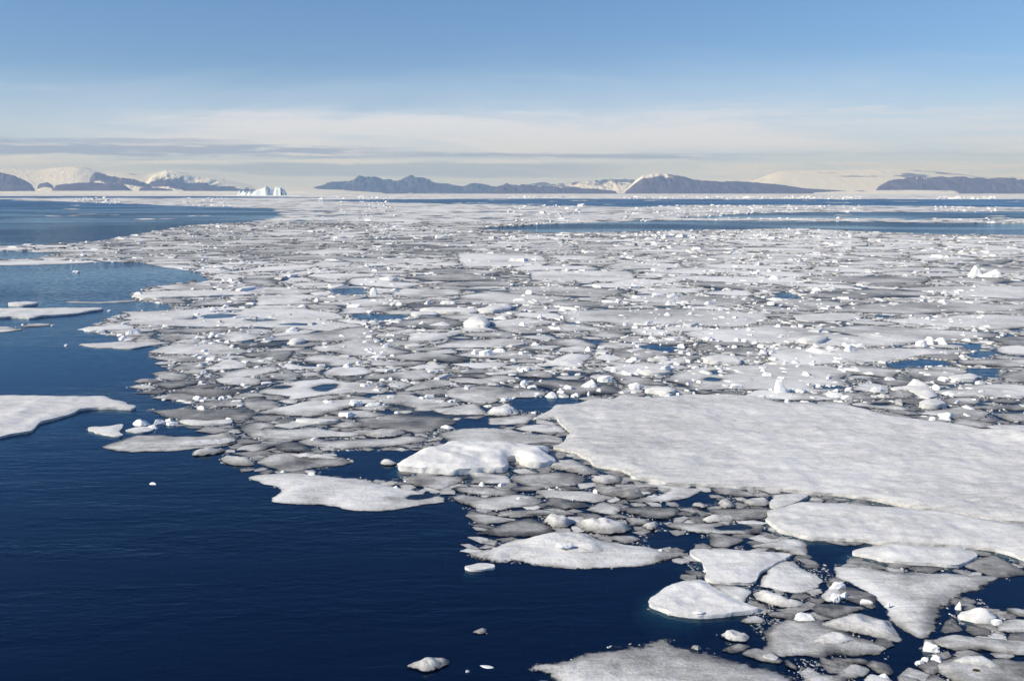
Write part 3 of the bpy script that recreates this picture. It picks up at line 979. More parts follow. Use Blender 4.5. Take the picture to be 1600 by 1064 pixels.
floe('M', .74, 'wide flat pale floe with a few blue streaks, right of centre', 'the wide streaked floe', 'A3 270,345 500,335 800,330 920,325 1100,330 1400,345 1600,360 1600,400 1480,432 1380,445 1260,440 1000,432 800,435 690,440 560,415 330,420 300,380', fade=.8)
floe('M', .76, 'wide flat pale floe running right from a dark crack, nearer than the wide streaked floe', 'the wide floe below the dark crack', 'A3 1050,480 1180,465 1270,452 1380,458 1500,442 1600,428 1800,445 2000,480 2300,520 2500,558 2300,565 2200,575 1900,560 1760,545 1700,550 1500,545 1300,540 1180,530 1130,515', fade=.6)
floe('M', .86, 'small bright white patch of ice on the near edge of the wide streaked floe', None, 'A3 930,450 980,440 1150,445 1260,455 1150,475 950,470', fade=.4)
floe('M', .66, 'grey lens floe in a blue lead below the wide floes', 'the grey lens in the blue lead', 'A3 600,525 780,515 850,510 1000,525 1240,545 1100,560 960,565 870,550 760,545', fade=.5)
floe('M', .56, 'smooth domed grey floe with pale ends in blue water, nearer than the lens', 'the smooth domed grey floe', 'A3 600,590 700,572 850,580 1000,610 960,635 840,650 680,645 620,620', fade=.9)
floe('M', .74, 'whitish floe with lumps on its right end, left of the smooth domed grey floe', None, 'A3 270,600 300,575 440,560 540,590 470,600 380,605', fade=.3)
floe('M', .60, 'grey floe with a pale left half beyond the whitish floe with lumps', None, 'A3 480,470 620,460 760,470 700,510 600,515 480,500', fade=.6)
block('white lump on the left end of the wide streaked floe', 'A3', 320, 344, 50, 30)
block('white lump beside the left corner of the wide streaked floe', 'A3', 312, 398, 48, 28)
block('heaped white lump beyond the middle of the wide streaked floe', 'A3', 985, 312, 110, 38, .6, short='the heaped white lump')
block('broad white lump right behind the heaped white lump', 'A3', 1015, 264, 120, 32, .6)
block('greyish white lump left of the broad white lump', 'A3', 910, 262, 100, 30, .6)
block('triangular white slab with a pointed left end and a tall right end', 'A3', 620, 295, 165, 20, .4, rot=0.0)
block('small white peak at the tall end of the triangular slab', 'A3', 668, 294, 40, 30)
block('rough white lump right of the heaped white lump', 'A3', 1235, 306, 70, 26)
block('flat white lump left of the white lump on the wide streaked floe', 'A3', 45, 284, 110, 22, .5)
block('ragged white lump on the whitish floe left of the smooth domed floe', 'A3', 480, 600, 60, 38)
block('small white lump just right of the ragged lump', 'A3', 555, 580, 60, 22)
block('white rubble on the crack line left of the wide floe', 'A3', 280, 465, 90, 26, .6)
floe('S', .90, 'thick bright white slab with a square right end, just beyond the huge slab', 'the thick square-ended slab', 'B3 1195,22 1240,10 1320,8 1420,16 1432,40 1300,42 1210,40', fb=.55)
floe('S', .86, 'thin white plate left of the thick square-ended slab', None, 'B3 845,10 980,12 980,22 860,22', fb=.3)
floe('M', .72, 'wide grey white floe with three round blue ponds, beyond the huge slab', 'the wide floe with three round ponds',
     'B3 890,130 960,115 1050,80 1200,50 1500,40 1700,30 2000,50 2160,92 2090,130 2130,165 2080,205 1900,215 1700,205 1590,205 1350,190 1200,205 1100,200 1060,170 960,150',
     holes=('B3 1220,85 1280,75 1340,88 1300,100 1240,98', 'B3 1195,130 1240,118 1310,130 1290,142 1220,140', 'B3 1860,178 1940,166 2080,180 2030,190 1900,192'), fade=.6)
floe('M', .60, 'grey floe with one round blue pond, left of a rubble heap', 'the floe with one round pond', 'B3 270,120 330,85 420,75 540,55 600,65 520,95 480,115 400,135 320,135', holes=('B3 330,98 390,88 450,95 430,108 350,110',), fade=.5)
floe('M', .56, 'grey floe left of the floe with one round pond', None, 'B3 20,100 140,75 260,85 260,125 100,130 30,115', fade=.5)
floe('M', .66, 'domed grey floe with a frosted top, half hidden behind another', 'the domed frosted floe', 'B2 1190,125 1330,122 1480,145 1540,165 1400,165 1230,150', fade=.4)
floe('M', .58, 'large rounded grey floe beside the dark blue lead left of the huge slab', 'the large rounded grey floe', 'B2 1160,225 1240,175 1500,172 1700,190 1830,215 1810,240 1720,248 1520,245 1500,280 1400,297 1290,275', fade=.5)
floe('M', .76, 'whitish slender floe right of the crescent of ice near the middle', None, 'B3 440,45 500,28 640,25 790,38 770,52 600,50 520,52', fade=.35)
block('tall rubble heap of white ice beyond the left corner of the huge slab', 'B3', 492, 185, 120, 60, .7, short='the tall rubble heap')
block('white rubble heap leaning on the right of the tall rubble heap', 'B3', 590, 152, 105, 46, .7)
block('round white lump on top of the rubble right of the floe with one round pond', 'B3', 637, 88, 48, 32)
block('white lump in front of the tall rubble heap', 'B3', 545, 216, 64, 30)
block('white ball of ice in the dark lead in front of the tall rubble heap', 'B3', 480, 232, 32, 28)
block('white lump standing alone in the dark lead, left of the tall rubble heap', 'B3', 80, 172, 76, 42)
block('low grey white lump right of the rubble by the round pond', 'B3', 720, 108, 84, 26, .5)
floe('S', .88, 'slender white plate with a pointed left end behind the huge slab', None, 'B3 800,100 830,90 930,88 1005,98 960,108 840,110', fb=.4)
floe('S', .90, 'bright angular plate lying right at the far edge of the huge slab', None, 'B3 825,216 900,200 1000,202 1025,222 1000,235 860,222', fb=.5)
# the huge slab
BIG = [len(OCC)]
hs = floe('S', .76, 'huge flat snow covered slab filling the right side of the photo', 'the huge slab',
          'B3 270,305 400,297 500,270 640,265 700,240 760,250 900,262 1000,250 1100,235 1450,245 1590,258 B4 30,280 150,295 350,300 480,300 600,330 740,370 880,385 1080,410 1220,430 1380,470 1600,492 1900,560 2000,760 C4 2000,380 1800,404 1600,402 1530,400 1380,380 1230,350 1100,335 900,305 700,260 600,245 420,222 230,210 60,190 C3 1600,185 1400,178 1180,160 1000,158 900,140 740,112 745,95 680,70 580,50 520,45 480,0 B3 470,640 400,600 250,570 330,535 340,500 370,480 330,440 300,420 280,380 130,385 220,350 250,330',
          fb=.26, foot=.8, ridge='B4 1380,480 1500,470 1560,488 1600,520 1520,522 1430,502', ridge_name='snow_mound', bumps=((1574, 684, 34, .25), (1600, 693, 26, .22)))
floe('M', .80, 'white floe with a dark wet right end, against the left corner of the huge slab', None, 'B3 0,440 80,420 200,412 300,425 350,460 320,470 240,468 100,460', fade=.25)
floe('M', .62, 'long grey white floe directly behind the small white berg', 'the long grey floe behind the berg', 'B2 1120,465 1300,440 1500,440 1600,445 B3 100,470 250,480 330,500 330,535 200,530 0,540 B2 1500,560 1350,560 1180,550 1140,510', fade=.35)
floe('B', .93, 'thick bright white berg floe with a notch in its right end, near the middle', 'the bright white berg floe',
     'B2 876,690 950,650 1030,612 1120,590 1200,566 1280,556 1400,562 1600,578 B3 110,584 222,584 225,600 200,620 262,655 268,672 C3 262,24 200,44 120,46 60,30 20,0 -30,10 C2 1560,78 1450,72 1300,86 1180,88 1050,82 960,74 890,64',
     fb=.62, foot=1.5, bumps=((705, 712, 34, .07), (790, 708, 34, .10), (842, 716, 18, .30), (835, 727, 16, .16)))
floe('R', .72, 'small crumbling white floe off the left tip of the bright berg floe', None, 'B2 770,655 810,640 890,655 870,670 790,670')
floe('M', .78, 'long smooth white floe with a wavy far edge, left of the bright berg floe', 'the smooth wavy white floe', 'B2 250,520 340,490 480,510 600,502 700,500 830,505 930,482 1060,490 1110,500 1060,525 900,545 700,565 560,570 400,555 300,545', fade=.3)
block('white lump on the left end of the smooth wavy white floe', 'B2', 355, 516, 76, 26, .6)
floe('M', .34, 'dark grey slushy floe left of the bright berg floe', 'the dark slushy floe', 'B2 10,640 100,600 200,590 350,595 480,610 560,630 610,660 580,690 C2 600,15 560,35 400,40 250,70 150,70 70,40 0,20', fade=.4, ridge='B2 200,605 350,600 480,615 560,645 400,636 260,628', ridge_name='rubble_crust')
floe('M', .76, 'white floe with an irregular blue pond in its middle, at left of the pack', 'the floe with an irregular pond',
     'B2 0,200 80,175 200,155 300,135 450,130 560,150 660,150 760,165 830,205 780,220 600,215 420,235 300,250 210,258 220,235 120,230 0,225',
     holes=('B2 350,185 420,165 510,160 500,185 440,208 380,205', 'B2 110,185 180,172 230,178 180,190'), fade=.35)
floe('M', .80, 'round topped frosted floe beyond the floe with an irregular pond', None, 'B2 410,95 470,60 560,50 680,55 735,90 660,105 560,112 440,110', fade=.35)
floe('M', .64, 'grey floe with a jagged near edge, right of the round topped frosted floe', None, 'B2 630,130 700,100 830,95 1000,72 1100,75 1130,100 1120,125 1000,140 850,135 700,137', fade=.35)
floe('M', .74, 'rounded whitish floe right of the floe with an irregular pond', None, 'B2 815,165 900,140 990,160 960,180 880,205 820,195', fade=.35)
floe('M', .66, 'long tapering pale floe with a bright block at its left end', 'the long tapering pale floe', 'B2 690,245 760,225 950,225 1100,255 1300,285 1200,305 1080,330 980,330 1000,310 850,290 750,270', fade=.3)
block('bright white block at the left end of the long tapering pale floe', 'B2', 622, 298, 90, 46, .7)
block('greyish lump between the bright block and the long tapering pale floe', 'B2', 740, 302, 140, 34, .5)
floe('M', .80, 'slender white floe pointed at the left, above the domed frosted floe', None, 'B2 940,62 1020,40 1200,40 1270,60 1150,68 1000,70', fade=.3)
floe('M', .88, 'crescent of white ice near the middle of the pack', 'the crescent of ice near the middle', 'B2 1415,95 1500,85 1600,70 1640,80 1600,100 1450,108', fade=.2)
floe('M', .54, 'grey floe beyond the smooth wavy white floe', None, 'B2 420,420 520,410 740,410 720,430 600,437 480,435', fade=.3)
floe('M', .60, 'grey floe with a pale ridge, nearer than the floe with an irregular pond', None, 'B2 430,345 520,325 700,325 820,355 740,372 550,372', fade=.4)
floe('S', .88, 'thin white bar of ice lying straight across dark rubble', 'the thin white bar', 'B2 250,390 300,388 460,395 530,400 400,410 260,402', fb=.25)
floe('M', .56, 'wide pale grey floe behind the smooth wavy white floe', None, 'B2 0,410 60,420 200,445 340,430 520,460 680,470 600,490 400,495 250,515 100,512 0,505', fade=.4)
floe('M', .80, 'white floe carrying one small lump, far left of the round topped frosted floe', None, 'B2 140,50 200,30 290,50 430,55 440,65 300,70 200,72', fade=.3)
block('small white lump on the white floe far left of the round topped frosted floe', 'B2', 213, 32, 40, 20)
floe('M', .62, 'small smooth grey floe left of the round topped frosted floe', None, 'B2 270,100 340,85 410,95 400,112 300,118', fade=.3)
floe('R', .84, 'bumpy mound of white slush left of the huge slab, in the dark lead', 'the bumpy slush mound', 'B2 1430,350 1450,330 1500,312 1600,308 1650,330 1640,358 1550,366 1480,362', fb=.4)
block('slanting white lump in the dark lead left of the bumpy slush mound', 'B2', 1190, 438, 100, 28, .5)
# foreground left and middle
floe('M', .86, 'wide snow floe pointed at both ends, with a pond at its right tip', 'the pointed snow floe',
     'C2 -60,108 0,88 130,80 200,75 330,80 420,92 560,105 760,135 900,175 1000,188 1140,205 1180,230 1205,262 1100,275 950,295 780,315 660,310 540,300 380,280 250,268 90,258 100,235 150,195 130,170 0,140',
     holes=('C2 935,238 965,217 1080,210 1140,212 1080,236 1000,245',), fade=.22, fb=.24)
block('white crumb heap on the far edge of the pointed snow floe', 'C2', 345, 92, 60, 26)
block('tiny white lump on the far edge of the pointed snow floe', 'C2', 872, 172, 36, 20)
block('tiny white lump on the far left corner of the pointed snow floe', 'C2', 165, 74, 36, 18)
floe('M', .44, 'grey wedge floe in front of the left half of the bright berg floe', None, 'C2 905,110 1000,95 1300,100 1340,105 1250,150 1140,185 1000,160 930,140', fade=.2)
block('tiny white cube of ice on the grey wedge floe in front of the berg', 'C2', 1103, 152, 34, 16)
block('tiny dull lump at the left end of the grey wedge floe', 'C2', 935, 136, 30, 16)
block('rounded white lump in the water just in front of the berg floe', 'C2', 1410, 160, 62, 30)
block('rounded white lump right of another just in front of the berg floe', 'C2', 1528, 166, 60, 28)
floe('M', .36, 'dark grey sheet of ice in front of the two rounded lumps by the berg', None, 'C2 1210,182 1260,160 1440,165 1600,188 1640,200 1600,226 1450,222 1300,204', fade=.35)
floe('M', .60, 'grey white floe nearest open water in front of the berg floe', 'the grey floe in front of the berg', 'C2 1220,235 1270,214 1450,230 C3 0,208 130,225 200,260 150,290 0,300 C2 1500,315 1380,305 1290,275', fade=.35)
block('white lump on the grey floe in front of the berg', 'C3', 48, 252, 52, 32)
floe('M', .46, 'large smooth grey floe right of the berg floe foot', 'the smooth grey floe right of the berg', 'C3 0,100 120,80 250,68 400,75 470,110 450,140 350,160 200,170 60,150 0,140', fade=.4)
floe('R', .60, 'crumbly floe tucked under the left corner of the huge slab', None, 'C3 490,110 600,95 700,115 680,140 580,150 500,135')
floe('M', .54, 'long grey floe carrying an upright shard of ice', 'the shard-bearing floe', 'C3 140,185 250,180 500,195 660,230 600,250 520,265 380,250 200,235 150,210', fade=.2)
block('upright pointed shard of clear white ice on a long grey floe', 'C3', 520, 208, 40, 34, .3)
block('small lump on the near edge of the long grey floe with the shard', 'C3', 380, 252, 32, 18)
floe('M', .70, 'pale hook shaped floe curving round dark water under the huge slab', 'the hook shaped floe', 'C3 665,240 760,240 880,225 950,205 1000,180 900,170 760,172 750,155 850,145 1000,158 1200,180 1170,205 1080,240 960,260 800,268 700,258', fade=.3)
floe('S', .80, 'small white sliver in the dark water inside the hook shaped floe', None, 'C3 745,200 790,188 875,208 820,215', fb=.08)
floe('M', .38, 'dark grey rotten floe below the hook shaped floe', 'the dark rotten floe', 'C3 620,310 760,280 900,285 1050,295 1050,340 980,390 880,380 800,360 700,330', fade=.5)
floe('R', .66, 'little crumb floe right of the dark rotten floe', None, 'C3 1110,285 1180,270 1245,285 1200,300')
floe('R', .58, 'crumbly round floe under the near edge of the huge slab, left of two', None, 'C3 1280,270 1300,255 1350,252 1412,285 1340,305 1290,292')
floe('R', .64, 'crumbly round floe under the near edge of the huge slab, right of two', None, 'C3 1430,262 1500,237 1600,240 1620,270 1590,288 1500,290')
floe('M', .50, 'smooth grey tongue of ice facing dark water left of the slush mounds', None, 'C2 1500,345 1520,318 C3 0,310 200,305 330,320 450,335 350,345 200,350 0,360', fade=.35)
floe('R', .74, 'bright bumpy slush mound, left one of two in front of the domed dirty floe', 'the two slush mounds', 'C3 190,385 230,362 330,365 390,395 340,425 250,425', fb=.35)
floe('R', .64, 'wide bumpy slush mound, right one of two behind the domed dirty floe', None, 'C3 390,400 480,378 620,385 720,400 760,430 700,460 560,465 430,445', fb=.35)
floe('R', .66, 'small ragged white floe right of the two slush mounds', None, 'C3 800,412 900,400 930,392 910,435 850,440')
floe('M', .50, 'grey ring floe around an oval blue pond, right of the slush mounds', 'the ring floe', 'C3 940,400 1050,385 1200,395 1400,395 1560,397 1600,430 1590,468 1400,465 1180,458 1000,430', holes=('C3 1260,422 1330,403 1450,403 1500,420 1440,437 1300,437',), fade=.35)
floe('R', .70, 'ragged slush floe on the far side of the ring floe', None, 'C3 1175,372 1250,350 1450,357 1470,367 1350,385 1220,390')
floe('M', .76, 'large domed floe with a dirty white top and grey ends, at lower centre', 'the large domed floe', 'C2 1290,600 1330,570 1420,555 1480,535 1590,510 C3 60,495 240,460 400,455 490,460 600,500 700,520 850,540 1000,565 1100,575 1110,600 1000,640 850,660 700,668 500,675 350,678 220,675 100,640 0,620 C2 1550,640 1450,635 1350,610',
     fb=.34, fade=.7, ridge='C3 140,500 240,468 400,462 480,480 600,540 560,590 400,605 280,560', bumps=((870, 843, 30, .22), (845, 850, 25, .15)))
block('flat white slab lying on top of the large domed floe', 'C3', 330, 540, 118, 30, .5, z=.3, rot=.1)
block('small white lump on the far edge of the large domed floe', 'C3', 260, 470, 40, 22, z=.05)
block('tiny white lump on the right end of the large domed floe', 'C3', 928, 562, 30, 14, z=.05)
floe('S', .88, 'small white pad of ice just off the near left of the large domed floe', 'the small white pad', 'C2 1300,672 1400,650 1480,655 1500,675 1420,690 1330,690', fb=.14)
# foreground right
floe('S', .90, 'bright white floe with straight edges and a blunt left corner, lower right', 'the straight-edged white floe',
     'C3 1110,570 1160,560 1400,570 1600,585 C4 100,590 150,600 90,632 20,672 D3 1050,10 1000,50 950,130 800,130 620,125 540,95 555,40 540,0 C3 1200,680 1190,640 1120,600', fb=.16, foot=.7)
floe('M', .82, 'rounded snow floe split by a crack from the straight-edged white floe', 'the rounded floe beside the crack', 'C4 0,668 60,637 130,630 180,650 215,680 D3 1400,20 1500,60 1530,100 1480,160 1350,200 1200,190 1090,160 1000,150 1008,90 1050,40', fade=.15, fb=.2)
floe('S', .92, 'bright leaf shaped floe with a pointed right end and a hairline crack, lower right', 'the leaf shaped floe',
     'D3 65,290 100,255 180,190 260,150 370,118 540,112 590,162 700,222 850,303 1000,355 800,385 500,412 300,390 150,345 80,320', fb=.2, foot=.7)
floe('M', .80, 'thinner triangular snow plate beyond the crack in the leaf shaped floe', None, 'D3 600,162 545,110 700,125 850,150 940,190 890,235 890,300 850,297 720,222', fade=.12, fb=.16)
block('thin white flake of ice lying on the leaf shaped floe', 'D3', 490, 362, 100, 20, .5, z=.2)
floe('R', .74, 'ragged white floe between the leaf shaped floe and the rounded floe', None, 'D3 930,200 1000,180 1100,200 1200,240 1350,280 1420,300 1320,320 1180,325 1050,290 960,260')
floe('M', .66, 'small smooth grey floe touching the right tip of the leaf shaped floe', None, 'D3 815,435 880,400 950,378 1000,395 1060,430 1000,455 880,455', fade=.15)
floe('R', .80, 'small frosted white floe alone in dark water below the leaf shaped floe', None, 'D3 650,545 720,530 800,525 900,545 925,570 880,610 780,605 700,580')
floe('M', .46, 'wide grey rotten floe with a white lump on its far edge, lower right', 'the lower right rotten floe',
     'D3 970,680 1050,630 1040,580 990,520 1100,460 1220,400 1350,420 1500,410 D4 0,480 100,500 200,550 300,590 430,650 420,720 300,730 150,735 0,730 D3 1500,740 1350,720 1200,730 1100,700', fade=.4, ridge='D3 1420,615 1500,560 1600,525 D4 120,560 200,600 100,640 D3 1520,640', ridge_name='snow_patch')
block('bright white lump on the far edge of the grey rotten floe, lower right', 'D3', 1372, 428, 200, 78, .6)
floe('S', .76, 'small white sliver at the near corner of the rotten floe with a white lump', None, 'D3 1020,735 1100,720 1155,750 1130,775 1050,755', fb=.12)
floe('M', .48, 'small grey angular flake beside the white sliver near the bottom', None, 'D3 1165,760 1250,755 1320,825 1310,842 1220,825', fade=.1)
floe('M', .80, 'great smooth floe cut by the bottom edge, grey at the rim and white inside', 'the great bottom-edge floe',
     'D2 870,625 1000,585 1150,545 1250,515 1380,490 1500,475 1600,455 D3 150,565 260,570 350,610 450,625 580,670 800,730 1000,780 1150,830 1300,890 1320,928 1300,1010 900,1200 0,1250 D2 1200,850 1070,720 980,660', fade=.55, fb=.26)
floe('M', .66, 'grey white lumpy floe cut by the bottom edge, right of the great bottom-edge floe', None, 'D3 1330,928 1400,890 1500,865 1600,870 D4 60,830 150,790 250,800 320,830 300,870 200,910 120,960 0,1010 D3 1450,1010', fade=.15)
floe('M', .46, 'narrow grey floe above the lumpy floe at the bottom edge', None, 'D4 40,760 120,740 250,740 325,770 310,800 150,785', fade=.12)
block('small bright cube of ice alone in the dark water near the bottom edge', 'D4', 442, 915, 84, 48, .8)
floe('M', .78, 'large triangular snow floe with its point towards the viewer, lower right', 'the large triangular floe',
     'D4 0,-20 150,-40 330,-20 500,-5 650,5 870,25 1100,40 1400,58 1410,75 1250,165 1060,270 1000,330 930,440 890,510 800,575 740,583 660,550 560,490 490,430 470,380 420,300 280,195 200,120 60,60', fade=.4, fb=.22)
floe('S', .88, 'white slab with a pointed left end, in front of the long lower slab', 'the pointed slab',
     'C4 515,590 560,570 680,550 780,530 900,545 1000,555 1200,562 1290,585 1310,605 1260,640 1190,672 1050,660 880,650 750,640 600,605', fb=.2, foot=.6)
floe('S', .82, 'long snow covered slab parallel to the near edge of the huge slab', 'the long lower slab',
     'C4 -5,385 0,330 80,305 200,278 350,282 500,288 600,300 800,310 1000,325 1140,345 1300,375 1450,402 1600,422 1800,450 1900,560 1800,680 1600,627 1500,585 1300,550 1100,545 900,535 700,525 500,505 250,497 60,450 50,430', fb=.24, foot=.5)
floe('S', .80, 'small thick square slab wedged between the huge slab and the long lower slab', None, 'C4 5,280 45,228 150,225 240,222 255,240 180,275 80,305 20,300', fb=.22, foot=.3)
floe('M', .72, 'pale floe with a dark rotten right end behind the straight-edged white floe', None, 'C3 1440,550 1500,528 C4 0,510 100,488 180,490 270,530 260,600 150,590 60,560 0,550', fade=.3)
floe('B', .94, 'bright white smooth berg bit with an upright horn, near the right edge', 'the horned berg bit', 'D4 1040,398 1085,372 1150,362 1260,375 1340,395 1368,430 1330,450 1200,442 1100,425', fb=.34, foot=.5, bumps=((1515, 957, 16, .2), (1540, 962, 16, .18)))
block('upright horn of white ice at the left of the berg bit near the right edge', 'D4', 1062, 335, 50, 70, .8)
block('white lump at the right end of the horned berg bit', 'D4', 1390, 468, 92, 52, .7)
floe('M', .58, 'thin grey floe beyond the horned berg bit', None, 'D4 1280,350 1400,350 1500,365 1440,385 1320,380', fade=.15)
floe('M', .74, 'whitish floe at the right edge just in front of the horned berg bit', None, 'D4 1345,490 1380,440 1500,410 1720,420 1720,530 1500,530 1370,520', fade=.25)
floe('M', .60, 'wide grey lumpy floe at the right edge below the large triangular floe', 'the lumpy right-edge floe', 'D4 800,600 900,560 1050,550 1200,560 1400,580 1750,590 1750,720 1500,720 1300,700 1100,690 1000,680 920,650', fade=.25, fb=.2)
floe('M', .56, 'wide grey floe in the bottom right corner with a brown speck on it', 'the bottom right corner floe', 'D4 790,800 900,760 1000,730 1100,715 1300,740 1500,750 1750,760 1750,1050 1100,1050 1000,930 880,850', ridge='D4 950,800 1100,735 1300,760 1450,860 1200,840', ridge_name='snow_patch', fade=.35, fb=.2)
block('rounded translucent boulder of ice on the left end of the lumpy right-edge floe', 'D4', 850, 690, 146, 86, .8)
block('oblong white lump in front of the rounded translucent boulder', 'D4', 880, 770, 116, 56, .7)
block('small flat lump left of the oblong lump, nearer open water', 'D4', 738, 803, 100, 40, .6)
block('small grey lump between the boulder and the flat lump', 'D4', 787, 766, 72, 40, .6)
block('white lump lying off the near left side of the large triangular floe', 'D4', 292, 298, 128, 54, .5)
block('small white lump on the near side of the large triangular floe', 'D4', 470, 306, 36, 34, z=.1)
floe('M', .72, 'pale pad of ice under the cluster of lumps left of the large triangular floe', None, 'D3 1490,230 1560,165 1600,150 D4 80,180 95,250 40,275 0,280 D3 1540,270', fade=.2)
block('roundest white lump in the cluster left of the large triangular floe', 'D4', 36, 268, 78, 72, .8)
block('small white lump right of the roundest lump in the cluster', 'D4', 112, 240, 74, 56, .8)
block('smooth tilted plate of ice at the back of the cluster of lumps', 'D4', 50, 172, 190, 72, .5)
floe('R', .60, 'small ragged grey floe alone in dark water near the bottom edge', 'the ragged floe alone near the bottom', 'D2 135,610 200,575 320,555 420,570 410,600 340,630 260,650 200,625', fb=.2)
floe('R', .30, 'faint half sunk grey bit of ice alone in dark water, lower centre', None, 'D2 540,395 600,370 650,370 640,395 600,408', fb=.08)
block('tiny ice sliver right of the ragged floe near the bottom', 'D2', 640, 612, 90, 10, .4)
block('tiny ice lump between the ragged floe and the great bottom-edge floe', 'D2', 520, 640, 30, 18)
# right middle distance
floe('M', .86, 'white floe under the tall square block and its long low neighbour, far right', None, 'A4 1240,122 1300,112 1500,115 1560,130 1350,138', fade=.6)
block('tall square white block standing far out on the right', 'A4', 1308, 130, 74, 66, .8, rot=.1, short='the tall square block')
block('long white block with a flat top, right of the tall square block', 'A4', 1420, 136, 144, 48, .5, rot=0)
floe('M', .82, 'big bright flat floe at the right edge in the middle distance', 'the big bright right-edge floe', 'A4 1000,385 1180,370 1370,362 1600,370 1800,380 1800,450 1400,465 1200,450 1000,435 800,420 700,398 850,390', fade=.6)
floe('M', .58, 'long dull grey beige floe beyond the big bright right-edge floe', 'the long beige floe', 'A4 330,330 450,310 700,292 1000,290 1300,295 1600,300 1800,320 1600,340 1300,355 1100,360 900,370 700,360 500,355 350,345', fade=.9)
floe('S', .78, 'pale slab with a sharp dark left corner, left of the big bright right-edge floe', None, 'A4 160,375 350,372 600,385 520,410 300,415 190,412', fb=.25)
floe('M', .82, 'bright flat floe with a straight white rim, far right', 'the bright floe with a straight rim', 'A4 780,205 1000,190 1300,185 1600,190 1800,220 1600,270 1400,262 1240,255 1000,225', fade=.6)
block('white lump with a round knob, left one of three rounded lumps in a blue lead', 'A4', 975, 570, 72, 42, .8, short='the three rounded lumps')
block('tallest, middle one of three rounded white lumps in a blue lead', 'A4', 1018, 558, 62, 52, .8)
block('right one of three rounded white lumps in a blue lead', 'A4', 1095, 557, 74, 44, .8)
block('white flat-faced block on the near edge of the wide floe below the crack', 'A4', 510, 603, 92, 40, .6, rot=.1)
block('low white lump behind the block with a flat face', 'A4', 590, 572, 84, 26, .6)
block('small white lump left of the block with a flat face', 'A4', 390, 586, 54, 24)
floe('S', .90, 'tilted bright plate lying on the wide floe below the dark crack', None, 'A4 180,545 220,525 380,522 330,550 250,553', fb=.5)
floe('M', .76, 'broad whitish floe with a pointed right end, beyond two blue leads', 'the broad floe by two blue leads', 'A4 0,570 200,575 480,580 700,575 1000,575 1250,585 1330,595 1220,612 1000,620 740,660 600,670 300,680 100,690 0,670', fade=.6)
floe('M', .50, 'grey island floe between two blue leads on the right', 'the grey island floe', 'B4 850,90 900,60 1000,52 1210,52 1260,95 1180,115 1100,155 980,155 900,120', fade=.4)
floe('S', .90, 'thick white bar on the near edge of the grey island floe', None, 'B4 1120,138 1180,122 1280,118 1312,132 1290,148 1150,146', fb=.45)
floe('B', .90, 'bright white ridge floe rising to a sharp peak, right of centre', 'the peaked ridge floe', 'B4 750,192 850,184 900,165 960,165 1015,187 1060,240 1000,258 940,240 890,207 800,207', fb=.22, foot=.3, bumps=((1424, 604, 7, .5), (1432, 603, 9, .4), (1443, 606, 10, .3), (1455, 617, 12, .25)))
floe('M', .84, 'flat white floe running right from the peaked ridge floe', 'the flat floe right of the ridge', 'B4 1000,205 1200,170 1400,160 1600,165 1760,200 1600,260 1400,245 1200,245 1060,225', fade=.4)
floe('S', .88, 'thick rounded white pad in dark rubble below the peaked ridge floe', 'the thick rounded pad', 'B4 940,302 980,282 1080,282 1112,305 1050,317 960,315', fb=.45)
block('white pyramid of ice standing at the far edge of the huge slab', 'B4', 95, 222, 134, 80, .6, rot=.2, short='the white pyramid')
block('small knob of ice at the top left of the white pyramid', 'B4', 66, 212, 50, 68, .7)
floe('M', .80, 'whitish floe with several lumps, right of the white pyramid', None, 'B4 560,165 620,150 730,170 760,200 740,225 640,215 520,200', fade=.3)
block('long white lump on the floe right of the pyramid', 'B4', 690, 212, 96, 38, .6)
block('small white lump at the left of the floe right of the pyramid', 'B4', 505, 204, 54, 26)
block('white lump at the back of the rubble right of the pyramid', 'B4', 640, 105, 86, 24)
block('bright lump at the right of the rubble between pyramid and grey island floe', 'B4', 765, 142, 84, 28)
block('double white lump far behind the pyramid, right one', 'B4', 550, 84, 90, 26)
block('double white lump far behind the pyramid, left one', 'B4', 480, 88, 40, 24)
block('grey white lump alone in dark slush right of the pyramid', 'B4', 435, 248, 104, 34, .6)
floe('M', .62, 'grey floe with a thin blue pond at the far edge of the huge slab', None, 'B4 500,290 600,265 760,265 890,320 850,325 700,315 600,305', holes=('B4 640,290 700,280 760,288 700,296',), fade=.3)
floe('M', .56, 'little grey floe carrying a round lump and a bar beyond the huge slab', None, 'B4 1000,390 1100,370 1160,385 1120,402 1050,402', fade=.2)
block('round lump on the little grey floe at the far edge of the huge slab', 'B4', 1035, 394, 48, 32)
block('white bar on the little grey floe at the far edge of the huge slab', 'B4', 1120, 390, 78, 20, .4)
floe('M', .54, 'grey floe at the right edge beside the blue lead', None, 'B4 1430,110 1500,80 1760,75 1760,155 1500,150', fade=.5)
floe('M', .70, 'pale floe at the right edge beyond the blue lead', None, 'B4 1160,15 1400,0 1760,10 1760,55 1400,55 1190,45', fade=.5)
floe('M', .50, 'dull grey floe at the right edge below the flat floe', None, 'B4 1200,310 1400,290 1760,290 1760,325 1450,330', fade=.4)
floe('M', .74, 'pale floe at the right edge touching the huge slab', None, 'B4 1320,425 1450,415 1760,420 1760,470 1500,465', fade=.3)
floe('M', .54, 'grey floe at the right edge between two dull ones', None, 'B4 1380,345 1760,345 1760,400 1500,400', fade=.4)
# a clump of dirt on the corner floe
dx, dy = at(1525, 1053)
me = block_mesh('dirt_clump', 77, 3, .5, 3)
me.materials[0] = M_DIRT
o = link('dirt_clump', me, None, (dx, dy, .10))
o.scale = (.16, .12, .07)
tag(o, 'small brown clump of dirt on the grey floe in the bottom right corner', 'dirt clump')

